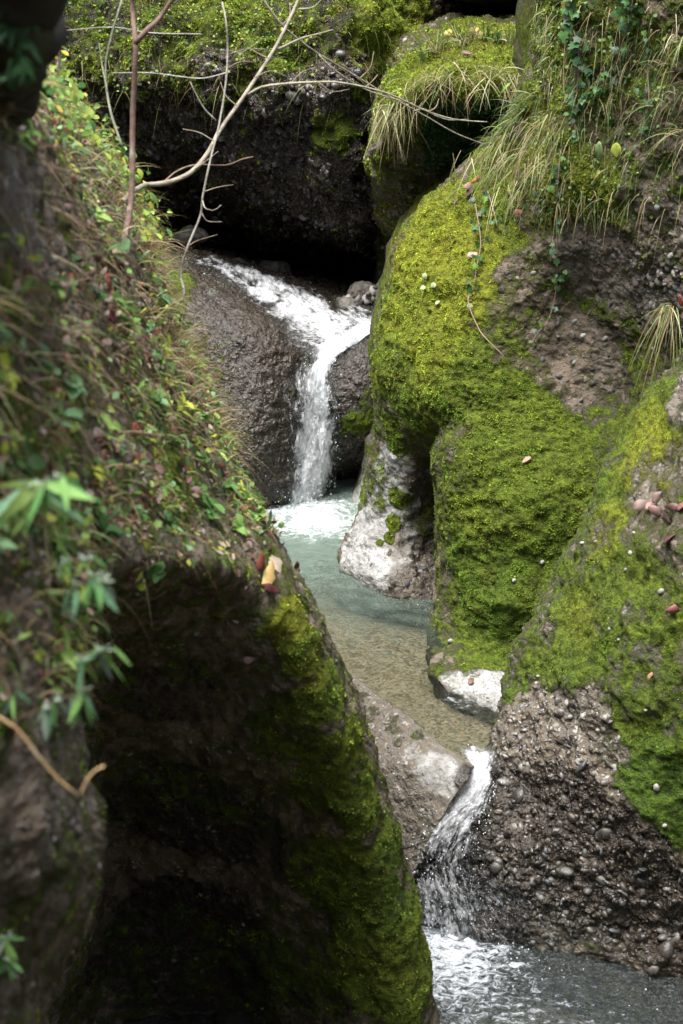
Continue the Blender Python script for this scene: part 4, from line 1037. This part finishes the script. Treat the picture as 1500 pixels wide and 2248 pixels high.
# ivy trails
def ivy(label, pix, surf, leaf_px, seed, dens=1.0, off=0.04, size=1.0):
    r = np.random.RandomState(seed); p = []
    for x, y in pix:
        v, n = onsurf(surf, x, y); p.append(v + n * off)
    p = np.array(p)
    t = empty('ivy_vine', p[0], label, 'ivy', 'ivy trails hanging on the big cliff')
    V, F = tube(p, np.linspace(0.006, 0.003, len(p)), 6)
    st = mesh_np('stem', V, F, MAT['bark'], None, attrs={'col': np.tile((0.2, 0.13, 0.1), (len(V), 1))})
    tt = np.r_[0, np.cumsum(np.linalg.norm(np.diff(p, axis=0), axis=1))]
    n = int(tt[-1] / 0.028 * dens); q = r.uniform(0, tt[-1], n)
    C = hermite(p, tt, q) + r.normal(size=(n, 3)) * (0.035, 0.01, 0.01)
    view = unit(np.array([0, 0, CAM_Z]) - C)
    X = r.normal(size=(n, 3)) * 0.5 + (0, 0, -0.8); Z = view + r.normal(size=(n, 3)) * 0.45 + (0, 0, 0.35)
    L = r.uniform(0.6, 1.25, n) * leaf_px * K * 14.2 * size
    V, F = inst(IVY, C, X, Z, L, r.uniform(0.85, 1.1, n), r.uniform(0, 0.2, n), r.uniform(-0.3, 0.2, n), r)
    col = pick(r, n, [(0.04,0.11,0.035),(0.06,0.15,0.04),(0.09,0.19,0.10),(0.12,0.24,0.05),(0.16,0.22,0.16)]) * r.uniform(0.7, 1.2, (n, 1))
    lv = mesh_np('leaves', V, F, MAT['leaf'], None, smooth=False, attrs={'col': np.repeat(col, len(IVY[0]), 0)})
    adopt(t, st, lv)
ivy('ivy trail ending in a long bare brown tendril low on the yellow moss', [(1040,430),(1052,480),(1055,540),(1045,590),(1038,640)], 'right_cliff', 16, 81, 1.0)
ivy('ivy trail hanging straight down the brown rock beyond the straw grass', [(1228,330),(1226,400),(1222,480),(1222,560),(1218,630),(1205,690),(1180,735),(1162,765)], 'right_cliff', 14, 82, 0.9)
ivy('dense ivy trail at the top of the cliff near its edge', [(1262,-20),(1258,40),(1268,100),(1272,150)], 'right_cliff', 24, 83, 2.0)
ivy('pale ivy trail crossing the dark moss near the cliff top', [(1388,-10),(1375,60),(1352,130),(1338,170)], 'right_cliff', 17, 84, 1.8)
ivy('clump of pale ivy leaves where two trails meet on the cliff', [(1340,170),(1310,195),(1285,215),(1262,240)], 'right_cliff', 15, 85, 3.2)
ivy('ivy trail dropping from the dense clump over the dark cliff moss', [(1272,150),(1268,200),(1262,250),(1266,300)], 'right_cliff', 16, 87, 1.6)
ivy('sparse ivy trail down the pebbly rock near the frame edge', [(1430,60),(1422,140),(1428,220),(1415,300)], 'right_cliff', 15, 88, 1.1)
ivy('short ivy trail hanging from the straw grass', [(1180,380),(1178,430),(1172,490)], 'right_cliff', 13, 89, 1.2)
ivy('faint thin ivy trail below the straw grass', [(1075,420),(1082,460),(1090,500)], 'right_cliff', 15, 86, 1.2)
def tendril(label, pix, surf, w, seed, col=(0.28,0.2,0.15)):
    p = []
    for x, y in pix:
        v, n = onsurf(surf, x, y); p.append(v + n * 0.05)
    V, F = tube(np.array(p), np.linspace(w, w * 0.6, len(p)), 6)
    o = mesh_np('hanging_root', V, F, MAT['bark'], None, attrs={'col': np.tile(col, (len(V), 1))})
    tag(o, label, 'root')
tendril('long bare brown tendril curving below the ivy on the mossy bulge', [(1036,640),(1033,672),(1048,720),(1070,752),(1106,784)], 'right_cliff', 0.0055, 1)
tendril('thin straight root hanging beside the dense ivy at the cliff top', [(1238,-20),(1238,80),(1240,160),(1244,232)], 'right_cliff', 0.005, 2)

# grass
GCOL = dict(green=[(0.10,0.17,0.035),(0.15,0.22,0.05),(0.08,0.14,0.05),(0.24,0.26,0.08)],
            straw=[(0.42,0.36,0.19),(0.34,0.27,0.13),(0.5,0.45,0.28),(0.24,0.17,0.08),(0.22,0.25,0.09)],
            mixed=[(0.16,0.22,0.06),(0.36,0.33,0.16),(0.28,0.2,0.1),(0.2,0.26,0.1),(0.45,0.42,0.25)])
def grass_tuft(c, nrm, n, lpx, Y, kind, label, group, seed, up=0.6, bend=0.8, spread=0.5, wpx=3.0, lean=(0, 0, 0), foot=0.03):
    r = np.random.RandomState(seed)
    C = c + r.normal(size=(n, 3)) * foot * np.array([1, 0.5, 0.4])
    D = nrm * 0.5 + np.array([0, 0, up]) + np.array(lean) + r.normal(size=(n, 3)) * spread
    L = r.uniform(0.5, 1.1, n) * lpx * K * Y
    V, F, per = blades(C, D, L, r.uniform(0.6, 1.2, n) * wpx * K * Y, bend * r.uniform(0.5, 1.4, n), r)
    col = pick(r, n, GCOL[kind]) * r.uniform(0.7, 1.25, (n, 1))
    o = mesh_np('grass_tuft', V, F, MAT['grass'], None, attrs={'col': np.repeat(col, per, 0)})
    return tag(o, label, 'grass', group)
r = np.random.RandomState(5)
sd = 100
for x, y in [(905,185),(935,175),(965,165),(1000,160),(1035,165),(1065,160),(1095,168),(1125,160),(1150,170),(880,215),(860,250),(1015,150),(1080,150)]:
    c, nn = onsurf('mossy_boulder', x, y); sd += 1
    grass_tuft(c, nn, 26, 80, 16.3, 'mixed' if sd % 3 else 'straw', 'straw-coloured grass drooping over the brow of the mossy boulder', 'drooping grass tufts on the boulder brow', sd, -0.35, 0.5, 0.42, 1.8, (0, -0.1, 0), 0.09)
for x, y in [(950,105),(975,92),(1000,85),(1030,80),(1060,80),(1090,85),(1125,88),(1160,90),(925,120),(1015,95)]:
    c, nn = onsurf('mossy_boulder', x, y); sd += 1
    grass_tuft(c, nn, 26, 70, 17.2, 'green' if sd % 3 else 'mixed', 'fresh green grass standing on top of the mossy boulder', 'green grass tufts on the boulder top', sd, 1.0, 0.5, 0.55, 2.6)
for x, y in [(1060,355),(1090,320),(1110,330),(1125,295),(1150,280),(1160,330),(1180,260),(1200,300),(1215,260),(1140,370),(1100,380),(1180,350),(1070,400),(1120,430),(1205,340),(1230,280),(1150,410),(1095,345),(1170,300),(1130,345)]:
    c, nn = onsurf('right_cliff', x, y); sd += 1
    grass_tuft(c, nn, 18, 74, 14.6, 'mixed' if sd % 3 else 'straw', 'long straw grass hanging down the shoulder of the big cliff', 'straw grass tufts on the cliff shoulder', sd, -0.7, 0.5, 0.3, 1.8, (-0.05, 0, 0), 0.11)
for x, y in [(1110,290),(1130,265),(1090,310),(1150,240),(1165,215)]:
    c, nn = onsurf('right_cliff', x, y); sd += 1
    grass_tuft(c, nn, 26, 80, 15, 'green', 'green grass leaning out from the edge of the cliff shoulder', 'green grass tufts on the cliff edge', sd, 0.6, 0.7, 0.4, 2.4, (-0.5, 0, 0))
c, nn = onsurf('right_cliff', 1470, 680)
grass_tuft(c, nn, 60, 120, 13.2, 'mixed', 'big fountain of long grass with a red leaf above it on the pebbly rock', None, 301, 0.3, 1.3, 0.32, 3.2)
for q, (x, y) in enumerate([(1490,90),(1470,150),(1500,200),(1460,230),(1500,290)]):
    c, nn = onsurf('right_cliff', x, y)
    grass_tuft(c, nn, 15, 100, 13.2, 'mixed', 'long arching grass hanging by the upper edge of the cliff', 'arching grass tufts high on the cliff', 310 + q, 0.4, 1.1, 0.35, 2.6, (-0.4, 0, 0), 0.06)
for q, (x, y) in enumerate([(870,255),(855,240)]):
    c, nn = onsurf('mossy_boulder', x, y)
    grass_tuft(c, nn, 40, 75, 16.7, 'mixed', 'ragged grass hanging off the outer corner of the mossy boulder', 'grass tufts on the boulder corner', 320 + q, -0.3, 0.6, 0.4, 2.4, (-0.25, 0, 0), 0.06)

# broad single leaves on the cliff
def single_leaf(label, px, py, surf, lpx, Y, col, ang, seed, tpl=None, cat='leaf', group=None, name='leaf', off=0.02, curl=0.15, W=1.0, mat='leaf'):
    r = np.random.RandomState(seed); v, n = onsurf(surf, px, py)
    view = unit(np.array([0, 0, CAM_Z]) - v)
    up = np.array([0, 0, 1.0]); rt = np.array([1.0, 0, 0])
    X = rt * math.cos(ang) + up * math.sin(ang)
    Z = unit(n * 0.8 + view * 0.35 + r.normal(size=3) * 0.25)
    X = unit(X - Z * (X @ Z) * 0.8)
    L = lpx * K * Y
    c = v + n * off
    tp = tpl or OVAL
    V, F = inst(tp, -X[None] * L * 0.5, X[None], Z[None], np.array([L]), np.array([W]), np.array([curl]), np.array([0.25]), r)
    if mat == 'dead':
        g = np.mean(col); col = tuple((0.72 * c + 0.28 * g) * 0.8 for c in col)
        V = V + (fbm(V + seed, 1.6 / L, 3, seed % 7) * L * 0.22)[:, None] * Z
        V = V + (V - V.mean(0)) * (fbm(V + seed, 3.0 / L, 2, 3) * 0.5)[:, None]
    cc = np.tile(col, (len(V), 1)) * (1 + fbm(V + seed, 2.0 / L, 3, 5)[:, None] * 0.9)
    o = mesh_np(name, V, F, MAT[mat], None, attrs={'col': np.clip(cc, 0.01, 1)})
    # give the blade real thickness
    s = o.modifiers.new('thickness', 'SOLIDIFY'); s.thickness = 0.0012
    o.location = Vector([float(a) for a in c])
    return tag(o, label, cat, group)
single_leaf('long pale green leaf pointing down on the dark moss', 1312, 328, 'right_cliff', 52, 13.8, (0.28,0.4,0.16), -1.7, 401, W=0.7, off=0.06)
single_leaf('broad yellow-green leaf hanging beside the long pale one', 1353, 335, 'right_cliff', 34, 13.8, (0.36,0.42,0.06), -1.5, 402, W=1.2, off=0.06)
single_leaf('dark green leaf on the cliff above the two pale ones', 1345, 272, 'right_cliff', 28, 13.8, (0.05,0.16,0.04), 0.6, 403, off=0.06)
single_leaf('green leaf sticking out over the gap beside the boulder', 1128, 205, 'right_cliff', 34, 14.6, (0.2,0.33,0.06), 0.4, 404, off=0.1)
for q, (x, y) in enumerate([(933,600),(930,630),(948,624),(962,660),(1030,668)]):
    single_leaf('tiny round pale leaf growing on the yellow moss', x, y, 'right_cliff', 13, 14.8, (0.35,0.42,0.22), 0.3 * q, 410 + q, ROUND, group='tiny round leaves on the yellow moss', off=0.03)

# fallen leaves
RED, BRN, PNK, TAN, YEL, ORG = (0.16,0.045,0.03), (0.12,0.06,0.035), (0.28,0.17,0.13), (0.3,0.21,0.14), (0.4,0.28,0.05), (0.26,0.1,0.04)
DL = [
 ('pinkish dead leaf at the lower-edge of the leaf pile on the near slope', 1405,1110,'right_slope',48,11.4,PNK,0.3),
 ('upturned dead leaf on top of the leaf pile on the near slope', 1442,1092,'right_slope',34,11.3,PNK,0.9),
 ('long pink leaf lying across the middle of the leaf pile', 1432,1105,'right_slope',46,11.3,(0.42,0.22,0.17),0.5),
 ('brown leaf under the long pink leaf in the leaf pile', 1440,1125,'right_slope',38,11.3,(0.25,0.12,0.1),-0.4),
 ('folded pink leaf below the leaf pile', 1462,1142,'right_slope',36,11.2,PNK,-0.7),
 ('purple-brown leaf in the leaf pile by the frame edge', 1472,1115,'right_slope',40,11.2,(0.22,0.09,0.08),0.1),
 ('reddish leaf at the far end of the leaf pile', 1493,1110,'right_slope',36,11.1,(0.35,0.12,0.09),0.7),
 ('wine red leaf lying alone under the leaf pile', 1466,1180,'right_slope',34,11.1,(0.25,0.07,0.07),0.6),
 ('dark red leaf lying on the dull moss beside white stones', 1480,1338,'right_slope',44,10.9,(0.22,0.05,0.04),0.4),
 ('small bright red leaf at the crease between slope and cliff', 1300,1230,'right_slope',16,12,(0.6,0.06,0.02),0.0),
 ('small orange leaf on the dull green of the near slope', 1427,1488,'right_slope',22,11,(0.5,0.22,0.1),1.0),
 ('pink leaf lying in the middle of the big green moss face', 1162,1006,'right_cliff',26,13.7,(0.5,0.25,0.17),0.8),
 ('small pink leaf on the moss near the crease', 1293,1114,'right_cliff',16,13.6,(0.5,0.32,0.27),0.2),
 ('red-brown leaf standing in the gravel of the white ledge', 1032,1492,'right_cliff',20,12.9,(0.2,0.09,0.05),1.4),
 ('orange leaf caught in the moss at the shoulder edge', 1045,388,'right_cliff',26,15,(0.6,0.14,0.03),0.6),
 ('pink-brown leaf below the orange leaf on the shoulder', 1030,405,'right_cliff',26,15,(0.4,0.2,0.16),0.2),
 ('dark curled leaf on the lit shoulder moss', 1027,420,'right_cliff',26,15,(0.1,0.04,0.03),0.7),
 ('small grey-brown leaf low on the shoulder edge', 997,442,'right_cliff',18,15.2,(0.25,0.18,0.16),1.0),
 ('pink leaf hanging among the ivy on the yellow moss', 1036,554,'right_cliff',26,14.6,(0.5,0.27,0.2),0.2),
 ('red leaf under the hanging straw grass', 1135,470,'right_cliff',22,14.3,(0.45,0.15,0.08),-0.6),
 ('bright red leaf above the fountain of grass', 1492,664,'right_cliff',30,13.2,(0.7,0.08,0.03),-1.4),
 ('pale dead leaf in grass near the boulder corner', 1075,208,'mossy_boulder',24,16.3,(0.4,0.3,0.22),0.4),
 ('brown curled leaf among the boulder top grass', 1140,105,'mossy_boulder',34,16.8,(0.2,0.09,0.06),0.3),
 ('tan leaf lying between tufts on the boulder', 1025,118,'mossy_boulder',26,16.8,(0.25,0.14,0.09),-0.3),
 ('orange yellow leaf caught in the boulder grass', 1050,70,'mossy_boulder',24,17.4,(0.65,0.35,0.03),-0.6),
 ('yellow leaf near the outer end of the boulder grass', 985,72,'mossy_boulder',24,17.4,(0.6,0.45,0.03),0.3),
 ('yellow and brown leaf tipped down on the lit ridge of the near bank', 592,1262,'left_bank',74,8.9,(0.58,0.36,0.05),1.0),
 ('pale tan leaf upright behind the yellow leaf on the ridge', 606,1232,'left_bank',66,9.0,(0.55,0.43,0.28),1.3),
 ('rust red curled leaf beside the yellow leaf on the ridge', 568,1235,'left_bank',44,8.8,(0.3,0.06,0.02),0.8),
 ('maroon leaf just below the yellow leaf on the ridge', 600,1292,'left_bank',50,8.8,(0.16,0.04,0.035),-0.3),
 ('pink-grey leaf lying on the dim underside of the bank', 548,1447,'left_bank',28,8.8,(0.5,0.28,0.22),0.2),
 ('bright red leaf in the middle of the mossy bank', 293,936,'left_bank',32,7.6,(0.5,0.05,0.03),-1.2),
 ('rust red leaf beside the lower clover of the bank', 245,1190,'left_bank',30,6.4,(0.4,0.06,0.03),0.4),
 ('orange-red leaf above the rosette shoot', 226,1112,'left_bank',28,6.3,(0.45,0.08,0.03),0.2),
 ('wine red leaf on the dark soil of the upper bank', 232,622,'left_bank',44,7.8,(0.28,0.05,0.04),-1.0),
 ('maroon leaf under the wine red one on the upper bank', 240,690,'left_bank',46,7.8,(0.2,0.04,0.04),-1.3),
 ('pinkish leaf at the top of the red leaf patch', 188,602,'left_bank',44,7.4,(0.36,0.16,0.15),0.3),
 ('large curled tan leaf near the tree roots', 76,620,'left_bank',60,5.9,(0.36,0.22,0.17),-1.2),
]
for q, (lb, x, y, sf, lp, Yd, c_, a_) in enumerate(DL):
    single_leaf(lb.replace('lower-edge', 'edge'), x, y, sf, lp, Yd, c_, a_, 500 + q, name='fallen_leaf', mat='dead', curl=0.3 + 0.2 * math.sin(q), W=1.0 + 0.3 * math.sin(q * 2.1), cat='fallen leaf', off=0.025)
# the litter scattered over the bank: copies of a few prototypes
protos = []
for q, c_ in enumerate([RED, BRN, PNK, TAN, ORG, (0.2,0.08,0.06), YEL, (0.3,0.17,0.13)]):
    protos.append(single_leaf('x', 200, 700, 'left_bank', 30, 7.5, c_, 0.4 * q, 600 + q, name='fallen_leaf', mat='dead', curl=0.4, W=1.2, cat='fallen leaf'))
LBL = ['deep red dead leaf in the litter of the near bank', 'brown dead leaf in the litter of the near bank', 'pink dead leaf in the litter of the near bank', 'tan dead leaf in the litter of the near bank',
       'rusty orange dead leaf in the litter of the near bank', 'maroon brown dead leaf in the litter of the near bank', 'yellow dead leaf in the litter of the near bank', 'pale brown dead leaf in the litter of the near bank']
GRP = ['red litter leaves', 'brown litter leaves', 'pink litter leaves', 'tan litter leaves', 'orange litter leaves', 'maroon litter leaves', 'yellow litter leaves', 'pale brown litter leaves']
def litter_w(c, G, N):
    x, y, f = proj(G.reshape(-1, 3)); x = x.reshape(G.shape[:2]); y = y.reshape(G.shape[:2])
    w = (y < 1320) & (y > 380)
    return w * (0.25 + np.exp(-((x - 220) / 110) ** 2 - ((y - 640) / 130) ** 2) * 2 + np.exp(-((x - 560 + (1250 - y) * 0.45) / 60) ** 2) * 0.6)
C, N, c_, r = sample_surf('left_bank', 230, litter_w, 77)
for q in range(230):
    k = r.choice(8, p=[.14,.2,.16,.12,.12,.14,.02,.10])
    src = protos[k]; o = src.copy(); COL.objects.link(o)
    o.location = Vector([float(a) for a in C[q] + N[q] * 0.02]); o.rotation_euler = tuple(float(a) for a in r.normal(size=3) * (0.5, 0.5, 1.6))
    s = float(r.uniform(0.45, 1.05)); o.scale = (s, s, s)
    o['label'] = LBL[k]; o['group'] = GRP[k]
for k, o in enumerate(protos):
    q = r.randint(150); v, n = onsurf('left_bank', 120 + 45 * k, 900 + 25 * k)
    o.location = Vector([float(a) for a in v + n * 0.02]); o['label'] = LBL[k]; o['group'] = GRP[k]

# pale stones set in the moss
STN = [(1195,1240,16,'right_cliff'),(1120,1273,14,'right_cliff'),(985,1403,20,'right_cliff'),(1436,1732,26,'right_slope'),(1272,1190,16,'right_slope'),(1378,1210,18,'right_slope'),(1300,1188,12,'right_slope'),
       (1365,1250,14,'right_slope'),(1446,1295,22,'right_slope'),(1240,1550,22,'right_slope'),(1385,1170,14,'right_slope'),(1495,1262,16,'right_slope'),(1248,1578,20,'right_slope'),(1175,1480,14,'right_slope'),
       (1350,1405,10,'right_slope'),(1462,1812,18,'right_slope'),(1428,768,14,'right_cliff'),(1440,462,24,'right_cliff'),(1466,560,22,'right_cliff'),(1330,1380,12,'right_slope'),(1410,1560,12,'right_slope')]
WL = {0: 'round white stone set in the moss face of the big cliff', 1: 'pale stone sticking out of the mossy near slope'}
for q, (x, y, s, sf) in enumerate(STN):
    v, n = onsurf(sf, x, y); rr = np.random.RandomState(700 + q)
    rad = s * 0.4 * K * (13.5 if sf == 'right_cliff' else 11.3)
    V, F = scatter_blobs(np.zeros((1, 3)), np.array([[rad, rad * 0.7, rad * 0.75]]), ICO2, rr, True, 0.03)
    V = V + fbm(V + q, 0.7 / rad, 3, q)[:, None] * unit(V) * rad * 0.3
    cc = np.array([0.28, 0.27, 0.25]) if y != 462 else np.array([0.16, 0.17, 0.19])
    o = mesh_np('stone', V, F, MAT['stone'], None, attrs={'col': np.tile(cc * rr.uniform(0.75, 1.1), (len(V), 1))})
    o.location = Vector([float(a) for a in v + n * rad * 0.2])
    if y == 462: tag(o, 'dark blue-grey stone stuck high in the pebbly wall', 'stone')
    elif y == 1732: tag(o, 'largest white round stone low on the green near slope', 'stone')
    else: tag(o, WL[0] if sf == 'right_cliff' else WL[1], 'stone', 'pale stones in the big cliff' if sf == 'right_cliff' else 'pale stones in the near slope')
# gravel bank and small boulders beside the stream head
r = np.random.RandomState(91); n = 700
px = r.uniform(745, 880, n); py = 668 - r.rand(n) ** 1.5 * np.clip((px - 740) * 0.45, 5, 52)
C = P(px, py, 18.1 - (668 - py) * 0.002 + r.rand(n) * 0.3)
s = 0.012 + r.rand(n) ** 2 * 0.05
V, F = scatter_blobs(C, np.stack([s, s * .8, s * .6], 1), ICO1, r, True, 0.06)
o = mesh_np('gravel_bank', V, F, MAT['stone'], attrs={'col': np.repeat(PEB[r.choice(8, n)] * 0.8, len(ICO1[0]), 0)})
tag(o, 'heap of grey gravel at the stream edge in front of the cave', 'gravel', None, 'stuff')
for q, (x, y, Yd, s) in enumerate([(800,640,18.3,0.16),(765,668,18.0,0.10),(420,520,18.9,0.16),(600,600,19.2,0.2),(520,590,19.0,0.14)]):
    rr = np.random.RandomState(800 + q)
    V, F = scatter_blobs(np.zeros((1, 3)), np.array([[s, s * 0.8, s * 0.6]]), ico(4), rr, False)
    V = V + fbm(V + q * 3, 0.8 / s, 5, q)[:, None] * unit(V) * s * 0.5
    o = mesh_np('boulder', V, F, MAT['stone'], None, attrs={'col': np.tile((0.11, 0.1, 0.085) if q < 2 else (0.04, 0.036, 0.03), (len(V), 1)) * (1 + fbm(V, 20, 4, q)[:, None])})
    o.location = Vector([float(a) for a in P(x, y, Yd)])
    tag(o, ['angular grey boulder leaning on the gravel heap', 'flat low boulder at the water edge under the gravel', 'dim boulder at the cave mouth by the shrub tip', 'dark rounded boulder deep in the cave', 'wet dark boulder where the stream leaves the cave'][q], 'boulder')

# ------------------------------------------------------------------ ground cover on the near bank
def cover_w(c, G, N):
    x, y, f = proj(G.reshape(-1, 3)); x = x.reshape(G.shape[:2]); y = y.reshape(G.shape[:2])
    clump = np.clip(fbm(G.reshape(-1, 3), 3.2, 3, 66).reshape(G.shape[:2]) * 1.6 + 0.16, 0.015, 0.6)
    lim = np.interp(x, [0, 150, 250, 400, 500, 560, 640], [1700, 1450, 1290, 1240, 1230, 1160, 1180])
    root = 1.3 * np.exp(-((x - 60 - (y - 400) * 0.35) / 100) ** 2 - ((y - 450) / 150) ** 2) * 1.3
    return clump * (y < lim) * np.clip(1 - root * 1.2, 0, 1)
def ground_cover(name, n, tpl, L, cols, seed, label, up=0.5, lift=0.02, W=(0.8, 1.2), wfn=cover_w, surf='left_bank'):
    C, N, c, r = sample_surf(surf, n, wfn, seed)
    X = unit(np.cross(N, r.normal(size=(n, 3)))) + N * r.uniform(0.0, 0.8, (n, 1)) + (0, 0, -0.25)
    Z = N * 0.6 + np.array([0, -0.3, up]) + r.normal(size=(n, 3)) * 0.4
    Ls = r.uniform(*L, n)
    V, F = inst(tpl, C + N * r.uniform(0, lift, (n, 1)), X, Z, Ls, r.uniform(*W, n), r.uniform(0, 0.4, n), r.uniform(-0.2, 0.4, n), r)
    col = pick(r, n, cols) * r.uniform(0.6, 1.3, (n, 1))
    o = mesh_np(name, V, F, MAT['leaf'], None, attrs={'col': np.repeat(col, len(tpl[0]), 0)})
    return tag(o, label, 'ground cover', None, 'stuff')
LG = [(0.10,0.21,0.05),(0.16,0.3,0.06),(0.07,0.16,0.04),(0.28,0.42,0.1),(0.22,0.38,0.18),(0.4,0.45,0.06)]
ground_cover('clover_leaves', 1500, ROUND, (0.008, 0.034), LG, 31, 'small round green leaves covering the near bank', lift=0.05)
ground_cover('small_ferns', 900, LANCE, (0.03, 0.075), LG, 32, 'narrow green leaves growing over the near bank', lift=0.03)
ground_cover('leaf_litter', 4200, OVAL, (0.012, 0.04), [(0.16,0.09,0.05),(0.3,0.18,0.12),(0.24,0.07,0.05),(0.4,0.29,0.2),(0.12,0.07,0.04),(0.45,0.34,0.3)], 33, 'crumbled brown leaf litter on the near bank')
def bank_grass(name, n, L, cols, seed, label, wfn=cover_w, surf='left_bank', w=(0.002, 0.005), bend=0.9, up=0.5, spread=0.5, lean=(0.25, -0.1, 0)):
    C, N, c, r = sample_surf(surf, n, wfn, seed)
    D = N * 0.6 + np.array([0, 0, up]) + np.array(lean) + r.normal(size=(n, 3)) * spread
    V, F, per = blades(C, D, r.uniform(*L, n), r.uniform(*w, n), bend * r.uniform(0.4, 1.5, n), r)
    col = pick(r, n, cols) * r.uniform(0.7, 1.3, (n, 1))
    o = mesh_np(name, V, F, MAT['grass'], None, attrs={'col': np.repeat(col, per, 0)})
    return tag(o, label, 'grass', None, 'stuff')
bank_grass('grass', 3200, (0.05, 0.17), [(0.16,0.26,0.05),(0.26,0.35,0.08),(0.4,0.3,0.14),(0.3,0.17,0.09),(0.45,0.42,0.2)], 34, 'short green and brown grass over the near bank')
def edge_w(c, G, N):
    x, y, f = proj(G.reshape(-1, 3)); x = x.reshape(G.shape[:2]); y = y.reshape(G.shape[:2])
    e = np.interp(y, [190, 320, 480, 680, 900, 1100, 1250], [105, 225, 325, 398, 488, 575, 640])
    return np.exp(-((e - x - 25) / 35) ** 2) * (y < 1000)
bank_grass('edge_grass', 1700, (0.08, 0.34), [(0.15,0.22,0.05),(0.26,0.3,0.08),(0.34,0.24,0.12),(0.4,0.33,0.18),(0.3,0.14,0.07)], 35, 'long loose grass along the crest of the near bank', edge_w, up=0.9, bend=0.7, spread=0.45, w=(0.002, 0.005))
ground_cover('crest_leaves', 600, OVAL, (0.025, 0.06), [(0.14,0.28,0.05),(0.2,0.34,0.1),(0.26,0.36,0.07),(0.22,0.34,0.06),(0.3,0.38,0.05),(0.12,0.24,0.05),(0.5,0.42,0.06),(0.1,0.22,0.06)], 36, 'green and yellow leaves of low plants along the bank crest', wfn=lambda c, G, N: edge_w(c, G, N) * (proj(G.reshape(-1, 3))[1].reshape(G.shape[:2]) < 520), lift=0.16)
def weed_w(x0, x1, y0, y1):
    def f(c, G, N):
        x, y, _ = proj(G.reshape(-1, 3)); x = x.reshape(G.shape[:2]); y = y.reshape(G.shape[:2])
        return ((x > x0) & (x < x1) & (y > y0) & (y < y1)) * np.clip(c['moss'], 0.05, 1)
    return f
def plants(name, n, seed, label, wfn=cover_w, surf='left_bank'):
    C, N, c, r = sample_surf(surf, n, wfn, seed)
    k = r.randint(6, 15, n); idx = np.repeat(np.arange(n), k); m = len(idx)
    ax = unit(N * 0.7 + (0, 0, 0.6)); X = unit(ax[idx] * r.uniform(0.2, 0.8, (m, 1)) + unit(np.cross(ax[idx], r.normal(size=(m, 3)))))
    L = (r.uniform(0.02, 0.075, n))[idx] * r.uniform(0.6, 1.1, m)
    V, F = inst(OVAL, C[idx] + ax[idx] * (L * r.uniform(0, 0.8, m))[:, None], X, ax[idx] + r.normal(size=(m, 3)) * 0.2, L, (r.uniform(0.6, 1.3, n))[idx], r.uniform(0.1, 0.5, m), r.uniform(0, 0.4, m), r)
    col = pick(r, n, LG + [(0.05,0.12,0.03)])[idx] * r.uniform(0.8, 1.2, (m, 1))
    return tag(mesh_np(name, V, F, MAT['leaf'], None, attrs={'col': np.repeat(col, len(OVAL[0]), 0)}), label, 'ground cover', None, 'stuff')
plants('low_plants', 230, 51, 'low leafy rosettes dotted over the near bank')
def all_bank(c, G, N):
    x, y, f = proj(G.reshape(-1, 3)); return ((y > 300) & (y < 1000)).reshape(G.shape[:2]) * 1.0
bank_grass('dry_strands', 650, (0.08, 0.26), [(0.4,0.3,0.18),(0.3,0.2,0.12),(0.45,0.4,0.25),(0.2,0.11,0.07)], 52, 'long dry strands trailing down the near bank', all_bank, w=(0.0015, 0.004), bend=0.5, up=-0.5, spread=0.35, lean=(0.25, 0, 0))
bank_grass('brow_grass', 900, (0.06, 0.26), [(0.14,0.16,0.04),(0.24,0.2,0.08),(0.12,0.08,0.04),(0.2,0.24,0.06)], 53, 'thin growth hanging from the brow of the back cliff', lambda c, G, N: np.exp(-((proj(G.reshape(-1, 3))[1].reshape(G.shape[:2]) - 130) / 60) ** 2), 'back_cliff', w=(0.003, 0.006), bend=0.8, up=-0.3, spread=0.4, lean=(0, -0.2, 0))
bank_grass('cliff_grass', 900, (0.05, 0.17), GCOL['mixed'], 37, 'thin grass and roots hanging in the moss of the upper cliff', weed_w(1180, 1500, 0, 480), 'right_cliff', bend=1.4, up=0.1, spread=0.3, lean=(0, -0.2, 0))
ground_cover('cliff_leaves', 600, ROUND, (0.012, 0.03), [(0.1,0.2,0.06),(0.18,0.28,0.12),(0.25,0.36,0.08)], 38, 'tiny green leaves dotted over the upper cliff moss', wfn=weed_w(1180, 1500, 0, 480), surf='right_cliff')
ground_cover('brow_leaves', 900, ROUND, (0.012, 0.03), [(0.1,0.2,0.04),(0.2,0.28,0.05),(0.3,0.34,0.05)], 39, 'tiny leaves on the mossy brow of the back cliff', wfn=weed_w(100, 700, 0, 200), surf='back_cliff')
ground_cover('boulder_liverwort', 5000, ROUND, (0.012, 0.028), [(0.03,0.09,0.03),(0.05,0.13,0.05),(0.02,0.06,0.02)], 40, 'dark green liverwort covering the shaded boulder face', wfn=weed_w(930, 1150, 220, 370), surf='mossy_boulder')
print('script seconds', time.time() - T00)
